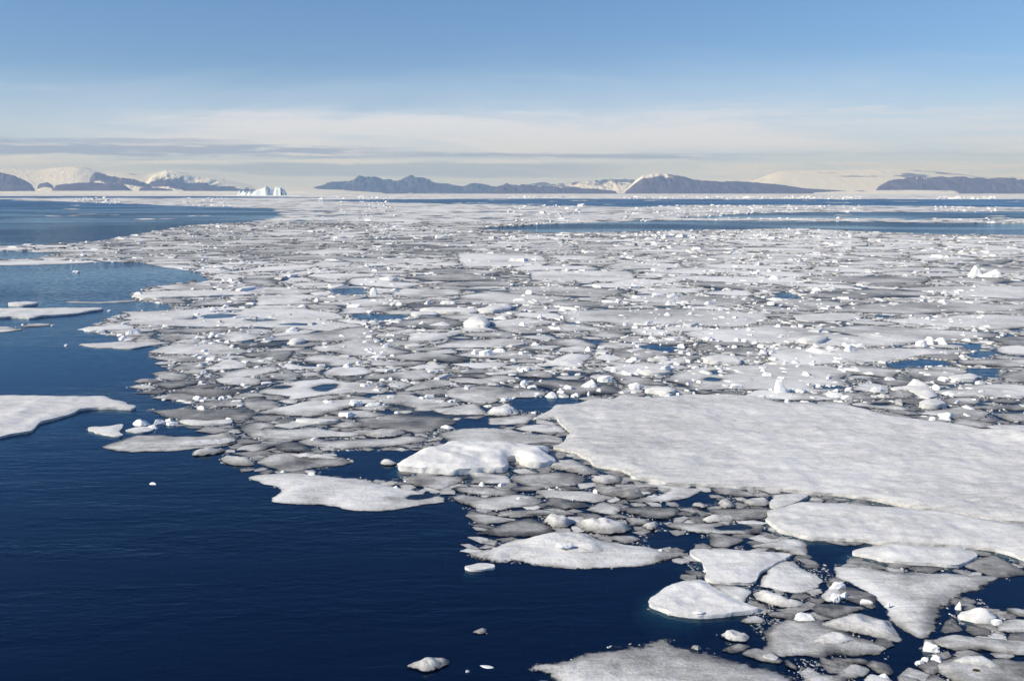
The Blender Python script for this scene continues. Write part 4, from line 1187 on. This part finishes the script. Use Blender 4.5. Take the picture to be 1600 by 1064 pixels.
# ------------------------------------------------------------------ the iceberg by the far shore
def iceberg():
    base_y = 306.3
    cx, cy = at(410, base_y)
    D = float(np.hypot(cx, cy))
    mpp = D / F
    root = bpy.data.objects.new('iceberg', None)
    COL.objects.link(root)
    root.location = (cx, cy, 0)
    tag(root, 'pale iceberg with a spiked left end and broken towers, in front of the far shore', 'iceberg')

    def piece(name, prof, depth, seed, jag):
        p = np.array(prof, float)
        X = np.arange(p[0, 0], p[-1, 0] + .01, 2.5)
        tops = np.interp(X, p[:, 0], p[:, 1])
        hx = (300 + X / 6.154 - 410) * mpp
        hz = np.maximum(283 - tops, 0) / 6.154 * mpp
        ny = 28
        ys = np.linspace(-.5, .5, ny)
        rows = []
        for v in ys:
            prof_y = np.clip(1 - (abs(v) * 2) ** 6, 0, 1) ** .5
            nse = fbm(hx / 11 + seed, hx * 0 + v * depth / 14, seed, 4) - .5
            z = hz * prof_y * (1 + jag * nse * (1 if abs(v) > .04 else .3)) - 1.0
            yy = v * depth + 10 * (fbm(hx / 17, hx * 0 + v * 3, seed + 5, 3) - .5)
            rows.append(np.stack([hx, yy, z], 1))
        V = np.concatenate(rows)
        n = len(X)
        j, i = np.meshgrid(np.arange(ny - 1), np.arange(n - 1), indexing='ij')
        a = (j * n + i).ravel()
        me = new_mesh(name, V, np.stack([a, a + 1, a + n + 1, a + n], 1), None, M_BERG, True)
        smooth_by_angle(me, 30)
        return link(name, me, root)
    piece('low_spiked_wall', [(440, 283), (455, 272), (468, 250), (478, 227), (488, 240), (500, 251), (512, 240), (520, 231), (530, 246), (545, 243), (556, 252), (575, 239), (590, 256), (606, 258)], 60, 3, .5)
    piece('smooth_shoulder', [(596, 283), (602, 258), (620, 240), (640, 225), (670, 218), (700, 210), (712, 205), (722, 194), (734, 206), (742, 221), (750, 283)], 90, 8, .25)
    k = piece('broken_tower', [(746, 283), (750, 222), (758, 208), (768, 209), (776, 222), (784, 240), (787, 283)], 50, 13, .9)
    k = piece('broken_tower', [(789, 283), (794, 235), (805, 219), (818, 212), (830, 209), (842, 212), (850, 207), (860, 216), (863, 283)], 70, 17, .9)
    k = piece('broken_tower', [(861, 283), (866, 225), (876, 221), (886, 236), (892, 250), (893, 268), (896, 283)], 45, 19, .9)
    V = []
    fl = np.array([(-200, -60), (230, -60), (245, 0), (200, 60), (-180, 60), (-215, 0)], float) * mpp / 3.75
    link('low_skirt', new_mesh('low_skirt', np.concatenate([np.column_stack([fl * 1.04, np.full(6, -1.0)]), np.column_stack([fl, np.full(6, 3.0)])]),
                               [[6, 7, 8, 9, 10, 11]] + [[i, (i + 1) % 6, 6 + (i + 1) % 6, 6 + i] for i in range(6)], None, M_BERG, False), root)


iceberg()
# ------------------------------------------------------------------ the pack: what lies between the traced floes
# photo outlines of open water
WATER = ['P -900,310 0,312 150,318 300,323 420,327 435,338 380,348 300,352 240,362 150,378 0,384 -900,384',
         'P -900,392 0,392 90,396 60,404 0,406 -900,406',
         'P -900,415 220,410 310,427 330,438 240,447 205,460 210,470 265,476 270,485 190,490 130,515 250,545 225,552 240,570 255,585 205,605 225,615 300,635 230,640 240,652 300,672 370,690 345,712 390,738 430,752 470,778 560,785 690,772 735,800 745,845 715,868 760,882 1060,878 1085,888 1070,912 1022,940 1040,950 1160,960 1180,985 1170,1000 1100,1015 1000,1015 900,1035 840,1060 820,1080 820,1600 -900,1600',
         'P 740,357 860,350 1060,345 1330,347 1600,350 2400,350 2400,368 1600,368 1400,365 1250,357 1000,362 850,364',
         'P 480,313 800,311 1600,312 2400,312 2400,324 1600,324 1300,321 1060,321 1000,324 820,321 620,317',
         'P 1180,333 1600,331 2400,331 2400,342 1600,342 1100,341',
         'P -900,306.5 300,307 460,308.5 500,309.5 300,310 -900,309.5']
LEADS = ['B4 730,30 800,20 950,0 1100,15 1170,45 1000,50 880,55 850,75 750,55', 'B4 1215,60 1450,60 1430,110 1370,140 1290,110',
         'A4 880,510 960,530 940,555 880,545', 'A4 1120,545 1350,550 1330,590 1240,580', 'A4 1220,615 1350,600 1440,610 1380,635 1260,640',
         'B3 0,255 220,245 280,240 510,265 400,295 270,300 220,340 100,330 0,310', 'B2 1270,370 1450,390 1590,420 1450,440 1200,440',
         'B2 440,570 720,580 1120,575 1000,620 880,680 C2 870,60 900,100 800,130 420,90 380,60 600,20',
         'A2 440,200 680,200 700,245 480,240', 'A3 760,240 860,235 840,262 790,260', 'A3 760,560 960,570 1090,575 1000,600 900,595',
         'C3 870,440 1180,465 1180,540 1100,560 900,550 820,510', 'A2 560,350 660,360 960,370 940,410 640,400', 'A4 600,365 860,380 720,390',
         'A4 0,240 100,225 250,270 100,270', 'C4 250,505 700,530 520,580 400,660 260,640', 'D3 500,440 650,420 980,560 1030,620 900,640 600,600',
         'D4 1420,80 1700,40 1700,330 1400,330 1150,230', 'D4 450,600 760,600 780,720 680,830 460,860', 'C3 1040,215 1270,200 1270,260 1030,290']
WP = [np.array(pix(w)) for w in WATER]
LP = [np.array(pix(w)) for w in LEADS]


def in_water(px, py):
    P = np.column_stack([px, py])
    r = np.zeros(len(P), bool)
    for w in WP:
        r |= inside(P, w)
    return r


def in_lead(px, py):
    P = np.column_stack([px, py])
    r = np.zeros(len(P), bool)
    for w in LP:
        r |= inside(P, w)
    return r


CELL = 0.4
GX0, GY0, GNX, GNY = -290.0, 24.0, 1450, 1130       # 580 m x 452 m of sea in front of the ship
gx = GX0 + (np.arange(GNX) + .5) * CELL
gy = GY0 + (np.arange(GNY) + .5) * CELL
XX, YY = np.meshgrid(gx, gy)
PX, PY = proj(XX.ravel(), YY.ravel())
blocked = in_water(PX, PY) | (np.abs(PX - 800) > 860) | (PY > 1110)
lead = in_lead(PX, PY)
SOLID = (blocked | lead).reshape(GNY, GNX)          # no pack floe may lie here
ICE = np.zeros((GNY, GNX), bool)


def stamp(grid, poly):
    lo, hi = poly.min(0), poly.max(0)
    i0, i1 = int((lo[0] - GX0) / CELL), int((hi[0] - GX0) / CELL) + 2
    j0, j1 = int((lo[1] - GY0) / CELL), int((hi[1] - GY0) / CELL) + 2
    i0, i1, j0, j1 = max(i0, 0), min(i1, GNX), max(j0, 0), min(j1, GNY)
    if i1 <= i0 or j1 <= j0:
        return None
    X, Y = np.meshgrid(gx[i0:i1], gy[j0:j1])
    m = inside(np.column_stack([X.ravel(), Y.ravel()]), poly).reshape(X.shape)
    return (slice(j0, j1), slice(i0, i1)), m


for pl in OCC:
    r = stamp(ICE, pl[::max(1, len(pl) // 60)])
    if r:
        ICE[r[0]] |= r[1]
BLOCKED = blocked.reshape(GNY, GNX)
TAKEN = SOLID | ICE


def random_outline(r, seed, n=26):
    q = np.random.default_rng(seed)
    kk = int(q.integers(4, 8))                       # an angular broken plate
    ta = (np.arange(kk) + q.uniform(-.32, .32, kk)) * 2 * np.pi / kk
    ra = q.uniform(.62, 1.26, kk)
    cx, cy = np.append(ra * np.cos(ta), ra[0] * math.cos(ta[0])), np.append(ra * np.sin(ta), ra[0] * math.sin(ta[0]))
    w = np.linspace(0, kk, n, endpoint=False)
    x0, y0 = np.interp(w, np.arange(kk + 1), cx), np.interp(w, np.arange(kk + 1), cy)
    rad, th = np.hypot(x0, y0), np.arctan2(y0, x0)
    rad = rad * (1 + .05 * np.convolve(np.tile(q.normal(size=n), 3), np.ones(3) / 2, 'same')[n:2 * n])
    rad = rad * (1 + .02 * q.normal(size=n))
    st = q.uniform(1.0, 2.0)
    ang = q.normal(0, .5)
    x, y = rad * np.cos(th) * r * math.sqrt(st), rad * np.sin(th) * r / math.sqrt(st)
    c, s = math.cos(ang), math.sin(ang)
    return np.column_stack([c * x - s * y, s * x + c * y])


pack = []
sizes = [10.0, 7.5, 5.8, 4.5, 3.4, 2.6, 1.9, 1.4, 1.0, .7, .5]
tries = [1500, 2600, 4000, 6000, 8000, 10000, 13000, 14000, 12000, 12000, 9000]
seed = 1000
for r0, n in zip(sizes, tries):
    free = np.argwhere(~TAKEN)
    if not len(free):
        break
    dist = gy[free[:, 0]]
    # small floes matter only near the camera
    wgt = np.where(r0 < dist * 0.0085, 0.0, 1.0) * np.where((dist < 52) & (r0 > 2.0), 0, 1) * np.where((dist < 95) & (r0 > 5), 0, 1) * (1.0 / dist)
    if wgt.sum() <= 0:
        continue
    pick = rng.choice(len(free), n, p=wgt / wgt.sum())
    for k in pick:
        j, i = free[k]
        if TAKEN[j, i]:
            continue
        seed += 1
        r_ = r0 * rng.uniform(.8, 1.2)
        o_ = random_outline(r_, seed) + (gx[i], gy[j])
        st = stamp(TAKEN, o_)
        if st is None:
            continue
        sl, m = st
        tot = m.sum()
        if tot == 0 or (TAKEN[sl] & m).sum() > 0.09 * tot:
            continue
        if (gy[j] < 36 and rng.uniform() < .3) or (r0 < 1.2 and rng.uniform() < (.84 if gy[j] < 75 else .84)) or (1.2 < r0 < 2.2 and gy[j] > 60 and rng.uniform() < .58):      # the nearest water is more open
            continue
        TAKEN[sl] |= m
        ICE[sl] |= m
        px_, py_ = proj(gx[i], gy[j])
        nv = fbm(np.array([gx[i] / 40.0]), np.array([gy[j] / 60.0]), 91, 3)[0]
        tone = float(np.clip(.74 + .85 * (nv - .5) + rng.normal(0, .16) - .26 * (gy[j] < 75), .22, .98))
        D_ = math.hypot(gx[i], gy[j])
        scr = tot * CELL * CELL * H * F * F / D_ ** 3
        pack.append((scr, o_, tone, seed))
pack.sort(key=lambda a: -a[0])
print('pack floes', len(pack), 'traced', N_FLOE[0], 'cover', ICE[~BLOCKED].mean())

# -------- labels from what stands beside each piece
USED = set()
SH = np.array([(a, b) for a, b, _ in SHORT])
SPX = np.array(proj(SH[:, 0], SH[:, 1])).T


def relation(x, y, head):
    px_, py_ = proj(x, y)
    d = np.hypot(SPX[:, 0] - px_, (SPX[:, 1] - py_) * 2.5)
    order = np.argsort(d)[:14]
    opts = []
    for a in order:
        dx, dy = px_ - SPX[a, 0], (py_ - SPX[a, 1]) * 2.5
        nm = SHORT[a][2]
        if abs(dx) > 1.6 * abs(dy):
            rel = 'left of' if dx < 0 else 'right of'
        elif abs(dy) > 1.6 * abs(dx):
            rel = 'beyond' if dy < 0 else 'in front of'
        else:
            rel = ('beyond and ' if dy < 0 else 'in front and ') + ('left of' if dx < 0 else 'right of')
        if len(f'{head} {rel} {nm}'.split()) <= 16:
            opts.append(f'{head} {rel} {nm}')
    for q in opts[:3]:
        if q not in USED:
            USED.add(q)
            return q
    for a in range(len(order)):
        for b in range(a + 1, min(a + 5, len(order))):
            q = f'{head} between {SHORT[order[a]][2]} and {SHORT[order[b]][2]}'
            if q not in USED and len(q.split()) <= 16:
                USED.add(q)
                return q
    for q in opts[3:]:
        if q not in USED:
            USED.add(q)
            return q
    return opts[0]


N_SINGLE = 300 - N_FLOE[0]
mid = np.median([p[0] for p in pack[:N_SINGLE]])
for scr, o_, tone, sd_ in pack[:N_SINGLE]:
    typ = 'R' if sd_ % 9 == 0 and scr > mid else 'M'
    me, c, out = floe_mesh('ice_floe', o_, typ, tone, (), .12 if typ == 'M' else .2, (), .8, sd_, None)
    o = link('ice_floe', me, None, (c[0], c[1], .002 * (sd_ % 9)))
    ext = np.ptp(o_, axis=0)
    asp = ext[0] / max(ext[1], .1)
    head = ('bigger' if scr > mid * 1.6 else 'small' if scr < mid * .8 else 'middling') + ' ' + \
        ('dark grey' if tone < .45 else 'grey' if tone < .58 else 'pale grey' if tone < .7 else 'whitish' if tone < .82 else 'white') + ' ' + \
        ('crumbly floe' if typ == 'R' else 'long floe' if asp > 1.8 else 'rounded floe' if asp < 1.15 else 'floe')
    tag(o, relation(c[0], c[1], head), 'ice floe', 'ice floes on the sea')


# -------- the rest of the pack and the far ice: too many to count
class Heap:
    def __init__(self):
        self.V, self.F, self.T, self.A, self.n = [], [], [], [], 0

    def add(self, V, Fc, tone, thin):
        self.V.append(V)
        self.F.append(Fc + self.n)
        self.T.append(tone)
        self.A.append(thin)
        self.n += len(V)

    def build(self, name, mat, smooth=True):
        me = new_mesh(name, np.concatenate(self.V), np.concatenate(self.F), {'tone': np.concatenate(self.T), 'thin': np.concatenate(self.A)}, mat, smooth)
        return link(name, me)


def ring_floe(hp, o_, tone, z0, fb, q):
    """rim, shoulder, inner ring and middle of a simple floe"""
    c = o_.mean(0)
    n = len(o_)
    rings = [(1.0, 0.012, -.30, .18), (.88, .4 * fb, -.10, .85), (.55, .7 * fb, .0, 1.3)]
    V, T, A = [], [], []
    for k, dz, dt, th in rings:
        w = q.normal(0, 1, n)
        V.append(np.column_stack([c + (o_ - c) * k, z0 + dz * (1 + .3 * w)]))
        T.append(tone + dt + .05 * w)
        A.append(np.full(n, th))
    V.append(np.array([[c[0], c[1], z0 + fb * 1.05]]))
    T.append(np.array([tone + .03]))
    A.append(np.array([1.2]))
    i = np.arange(n)
    j = (i + 1) % n
    Fc = []
    for r in (0, n):
        Fc += [np.stack([r + i, r + j, r + n + j], 1), np.stack([r + i, r + n + j, r + n + i], 1)]
    Fc.append(np.stack([2 * n + i, 2 * n + j, np.full(n, 3 * n)], 1))
    hp.add(np.concatenate(V), np.concatenate(Fc), np.concatenate(T), np.concatenate(A))


hp = Heap()
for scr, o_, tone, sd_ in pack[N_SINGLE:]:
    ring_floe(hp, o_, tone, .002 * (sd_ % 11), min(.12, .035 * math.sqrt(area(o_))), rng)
tag(hp.build('pack_ice', M_MELT), 'countless small floes of the broken pack in the middle distance', 'pack ice', None, 'stuff')

# far ice: row by row out to the far shore
hp = Heap()
q = np.random.default_rng(5)
n_far = 26000
D_ = np.exp(q.uniform(math.log(330), math.log(19000), n_far))
u_ = q.uniform(-.62, .62, n_far)
X_, Y_ = u_ * D_, D_
px_, py_ = proj(X_, Y_)
wat = in_water(px_, py_)
wn = fbm(px_ / 60, py_ / 1.6, 17, 4)
keep = np.where(wat, (wn > .74), (wn > .20)) & ~((Y_ < 470) & (np.abs(X_) < 285))
pk = in_water(px_, py_ + 1) | in_water(px_, py_ - 1)
for k in np.nonzero(keep)[0]:
    D = D_[k]
    n = 11
    th = np.linspace(0, 2 * np.pi, n, endpoint=False)
    r_ = D * .0062 * math.exp(q.normal(0, .5)) * (.45 if wat[k] else 1.0)
    r_ = max(r_, 2.2)
    rad = 1 + .22 * q.normal(size=n)
    sx = q.uniform(1.0, 2.2)
    sy = 1.0 if D < 1500 else q.uniform(1.0, 1.6)
    o_ = np.column_stack([X_[k] + rad * np.cos(th) * r_ * sx, Y_[k] + rad * np.sin(th) * r_ * sy])
    p2 = proj(o_[:, 0], o_[:, 1])
    if not wat[k] and in_water(np.array(p2[0]), np.array(p2[1])).any():
        continue
    tone = float(np.clip(.84 + q.normal(0, .14), .45, 1.05))
    ring_floe(hp, o_, tone, .03 + q.uniform(0, .25) * min(1, D / 1500), .16 + D * .00008, q)
tag(hp.build('far_pack_ice', M_MELT), 'far belt of pack ice merging into white bands towards the shore', 'pack ice', None, 'stuff')

CLEAN = set()
# -------- loose lumps on the pack
def lump_spots(n, dmin, dmax, s):
    q = np.random.default_rng(s)
    D = np.exp(q.uniform(math.log(dmin), math.log(dmax), n))
    u = q.uniform(-.60, .60, n)
    X, Y = u * D, D
    a, b = proj(X, Y)
    cl = fbm(X / (D * .05), Y / (D * .12), 55, 3)
    ok = ~in_water(a, b) & ~in_lead(a, b) & (cl > .47) & (b < 1060)
    return X[ok], Y[ok]


X_, Y_ = lump_spots(5200, 58, 330, 8)
cand = []
for x, y in zip(X_, Y_):
    P_ = np.array([[x, y]])
    if any(inside(P_, OCC[k][::8])[0] for k in BIG):
        continue
    w = .32 * math.exp(abs(rng.normal(0, .62)))
    w = min(w, 1.1 if y < 130 else 2.2)
    cand.append((w * w / (x * x + y * y), x, y, w))
cand.sort(key=lambda a: -a[0])
N_LUMP = 300 - N_BLK[0]
for k, (a, x, y, w) in enumerate(cand[:N_LUMP]):
    o = link('ice_block', BLOCK_PROTO[(k * 5 + 3) % len(BLOCK_PROTO)], None, (x, y, -.04))
    hh = w * rng.uniform(.20, .46)
    o.scale = (w * .6, w * .45, hh)
    o.rotation_euler = (0, 0, rng.uniform(0, 6.28))
    head = ('flat' if hh < w * .28 else 'tall' if hh > w * .38 else 'stubby') + ' white ' + ('block' if a > cand[N_LUMP // 3][0] else 'lump')
    tag(o, relation(x, y, head), 'ice block', 'broken ice blocks on the pack')

# -------- brash: crumbs of ice in the gaps, along the rims and on the rubble
def crumbs(name, X, Y, Z, Sz, flat, tone_lo, tone_hi, label):
    n = len(X)
    base = np.array([(-1, -.8, 0), (.9, -1, 0), (1.1, .8, 0), (-.8, 1, 0), (-.6, -.5, 1), (.5, -.7, .9), (.7, .5, 1.1), (-.6, .6, .8)])
    fc = np.array([(0, 1, 5), (0, 5, 4), (1, 2, 6), (1, 6, 5), (2, 3, 7), (2, 7, 6), (3, 0, 4), (3, 4, 7), (4, 5, 6), (4, 6, 7)])
    V = base[None] * rng.uniform(.6, 1.3, (n, 8, 3))
    V[:, :4, 2] = -.25
    a = rng.uniform(0, 6.28, n)
    ca, sa = np.cos(a)[:, None], np.sin(a)[:, None]
    st = rng.uniform(.6, 1.7, n)[:, None]
    vx, vy = V[:, :, 0] * st, V[:, :, 1] / st
    x = (vx * ca - vy * sa) * Sz[:, None] + X[:, None]
    y = (vx * sa + vy * ca) * Sz[:, None] + Y[:, None]
    z = V[:, :, 2] * Sz[:, None] * flat[:, None] + Z[:, None]
    VV = np.stack([x, y, z], 2).reshape(-1, 3)
    FF = (fc[None] + (np.arange(n) * 8)[:, None, None]).reshape(-1, 3)
    T = np.repeat(rng.uniform(tone_lo, tone_hi, n), 8)
    o = link(name, new_mesh(name, VV, FF, {'tone': T, 'thin': np.ones(len(T))}, M_SNOW, False))
    return tag(o, label, 'brash ice', None, 'stuff')


gap = np.argwhere(~ICE & ~BLOCKED & ~lead.reshape(GNY, GNX))
gd = gy[gap[:, 0]]
pool = []
for (d0, d1, n, smin, smax) in ((24, 48, 5000, .015, .06), (48, 75, 22000, .02, .12), (75, 130, 34000, .04, .28), (130, 240, 34000, .10, .60), (240, 470, 18000, .2, 1.0)):
    c_ = gap[(gd >= d0) & (gd < d1)]
    if not len(c_):
        continue
    s_ = c_[rng.integers(0, len(c_), n)]
    x = gx[s_[:, 1]] + rng.uniform(-.2, .2, n)
    y = gy[s_[:, 0]] + rng.uniform(-.2, .2, n)
    dens = fbm(x / 3.5, y / 5.0, 61, 3)
    ok = dens > .42
    x, y = x[ok], y[ok]
    sz = smin * (smax / smin) ** (rng.uniform(0, 1, len(x)) ** 2.8)
    pool.append((x, y, np.zeros(len(x)), sz))
X_ = np.concatenate([p[0] for p in pool])
Y_ = np.concatenate([p[1] for p in pool])
S_ = np.concatenate([p[3] for p in pool])
crumbs('brash_ice', X_, Y_, np.zeros(len(X_)), S_, rng.uniform(.12, .5, len(X_)), .05, .75, 'crumbs of brash ice floating in the gaps between the floes')
# slush: the grey scum of ice grains that fills the gaps
def slush():
    k = 4
    m = (~BLOCKED & ~lead.reshape(GNY, GNX)).astype(float)
    ny, nx = GNY // k, GNX // k
    c = m[:ny * k, :nx * k].reshape(ny, k, nx, k).mean((1, 3))
    for _ in range(2):
        c = (c + np.roll(c, 1, 0) + np.roll(c, -1, 0) + np.roll(c, 1, 1) + np.roll(c, -1, 1)) / 5
    x = GX0 + (np.arange(nx) + .5) * CELL * k
    y = GY0 + (np.arange(ny) + .5) * CELL * k
    X, Y = np.meshgrid(x, y)
    c = np.minimum(c, m[:ny * k, :nx * k].reshape(ny, k, nx, k).mean((1, 3)))
    c = c * (.35 + .65 * sstep(38, 70, Y))
    V = np.column_stack([X.ravel(), Y.ravel(), np.full(X.size, .006)])
    j, i = np.meshgrid(np.arange(ny - 1), np.arange(nx - 1), indexing='ij')
    a = (j * nx + i).ravel()
    F_ = np.stack([a, a + 1, a + nx + 1, a + nx], 1)
    cf = c.ravel()
    F_ = F_[cf[F_].max(1) > .05]
    m_, t = new_mat('slush')
    out = t.n.new('ShaderNodeOutputMaterial')
    pos = t.n.new('ShaderNodeNewGeometry').outputs['Position']
    n1 = t.noise(pos, 2.2, 7, .80).outputs[0]
    n2 = t.noise(pos, .45, 4, .6).outputs[0]
    mp = t.node('ShaderNodeMapping', None, Vector=pos)
    mp.inputs['Scale'].default_value = (1.0, 2.2, 1)
    n3 = t.noise(mp.outputs[0], 9.0, 3, .7).outputs[0]
    a_ = t.m('ADD', t.m('MULTIPLY', n1, 1.3), t.m('ADD', t.m('MULTIPLY', n2, 1.2), t.m('MULTIPLY', n3, .5)))
    al = t.m('MULTIPLY', t.ss(a_, 1.45, 1.55, 0.0, .40), t.ss(attr(t, 'thin'), .3, .95))
    p = t.n.new('ShaderNodeBsdfPrincipled')
    t.put(p.inputs['Base Color'], t.mix(t.ss(a_, 1.46, 2.0), (.035, .042, .05, 1), (.55, .57, .58, 1)))
    p.inputs['Roughness'].default_value = .6
    p.inputs['Specular IOR Level'].default_value = .2
    t.put(p.inputs['Alpha'], al)
    t.l.new(p.outputs[0], out.inputs[0])
    o = link('slush', new_mesh('slush', V, F_, {'thin': cf}, m_, False))
    tag(o, 'grey slush of ice grains in the dark gaps between the floes', 'slush', None, 'stuff')


slush()
# flat broken plates, tipped up among the floes
n_ = 15000
D_ = np.exp(rng.uniform(math.log(62), math.log(420), n_))
X_ = rng.uniform(-.6, .6, n_) * D_
a_, b_ = proj(X_, D_)
cl = fbm(X_ / (D_ * .04), D_ / (D_ * .04) + D_ / 9.0, 57, 3)
ok = ~in_water(a_, b_) & ~in_lead(a_, b_) & (cl > .48)
ji = np.clip(((D_ - GY0) / CELL).astype(int), 0, GNY - 1), np.clip(((X_ - GX0) / CELL).astype(int), 0, GNX - 1)
ok &= ~(ICE[ji] & (rng.uniform(size=n_) < .75))
ok &= ~inside(np.column_stack([X_, D_]), OCC[BIG[0]][::8])
X_, Y_ = X_[ok], D_[ok]
S_ = np.clip(.0030 * Y_, .2, .8) * np.exp(rng.normal(0, .5, len(X_)))
crumbs('ice_plates', X_, Y_, np.full(len(X_), .03), S_, rng.uniform(.06, .38, len(X_)), .55, 1.1, 'small flat plates of broken ice jammed between the floes')
# rims
rx, ry, rs = [], [], []
for k, o_ in enumerate(OCC):
    c = o_.mean(0)
    D = float(np.hypot(*c))
    if D > 120 or k in CLEAN:
        continue
    m = int((.4 if D < 62 else 1.0) * min(260, 5.0 * len(o_) ** .8 * .4))
    i = rng.integers(0, len(o_), m)
    p = o_[i]
    nz_ = fbm(p[:, 0] / 1.3, p[:, 1] / 1.3, 71, 2)
    p = p[nz_ > .56]
    p = c + (p - c) * (1 - np.abs(rng.normal(0, .07, len(p))))[:, None] + rng.normal(0, .12, p.shape)
    rx.append(p[:, 0])
    ry.append(p[:, 1])
    rs.append(D * .0006 * np.exp(np.abs(rng.normal(0, .55, len(p)))))
rx, ry, rs = np.concatenate(rx), np.concatenate(ry), np.concatenate(rs)
crumbs('snow_crumbs', rx, ry, np.full(len(rx), .015), rs, rng.uniform(.3, .9, len(rx)), .35, .9, 'crumbs of snow and ice along the rims of the near floes')
# far white lumps
X_, Y_ = lump_spots(9000, 300, 4000, 18)
S_ = np.clip(.0010 * np.hypot(X_, Y_), .35, 2.6) * np.exp(rng.normal(-.2, .45, len(X_)))
crumbs('far_ice_lumps', X_, Y_, np.full(len(X_), .1), S_, rng.uniform(.35, .9, len(X_)), .85, 1.1, 'white lumps scattered over the far pack ice')
X_, Y_ = X_[:0], Y_[:0]
pr = cand[N_LUMP:]
if pr:
    crumbs('small_ice_lumps', np.array([p[1] for p in pr]), np.array([p[2] for p in pr]), np.zeros(len(pr)), np.array([p[3] for p in pr]) * .55, rng.uniform(.18, .7, len(pr)), .85, 1.1,
           'small white lumps scattered over the pack between the larger blocks')

# ------------------------------------------------------------------ the air
def haze():
    X, Y0, Y1, Z0, Z1 = 43000.0, -400.0, 43500.0, -3.0, 1300.0
    V = [(x, y, z) for z in (Z0, Z1) for y in (Y0, Y1) for x in (-X, X)]
    Fc = [(0, 2, 3, 1), (4, 5, 7, 6), (0, 1, 5, 4), (2, 6, 7, 3), (0, 4, 6, 2), (1, 3, 7, 5)]
    m, t = new_mat('haze')
    out = t.n.new('ShaderNodeOutputMaterial')
    v = t.n.new('ShaderNodeVolumePrincipled')
    v.inputs['Color'].default_value = (0.36, 0.57, 1.0, 1)
    v.inputs['Absorption Color'].default_value = (1, 1, 1, 1)     # clear air scatters, it does not absorb
    v.inputs['Density'].default_value = 4.0e-5
    v.inputs['Anisotropy'].default_value = 0.0
    t.l.new(v.outputs[0], out.inputs['Volume'])
    o = link('haze', new_mesh('haze', V, Fc, None, m, False))
    tag(o, 'pale blue air haze over the sea', 'haze', None, 'stuff')


haze()
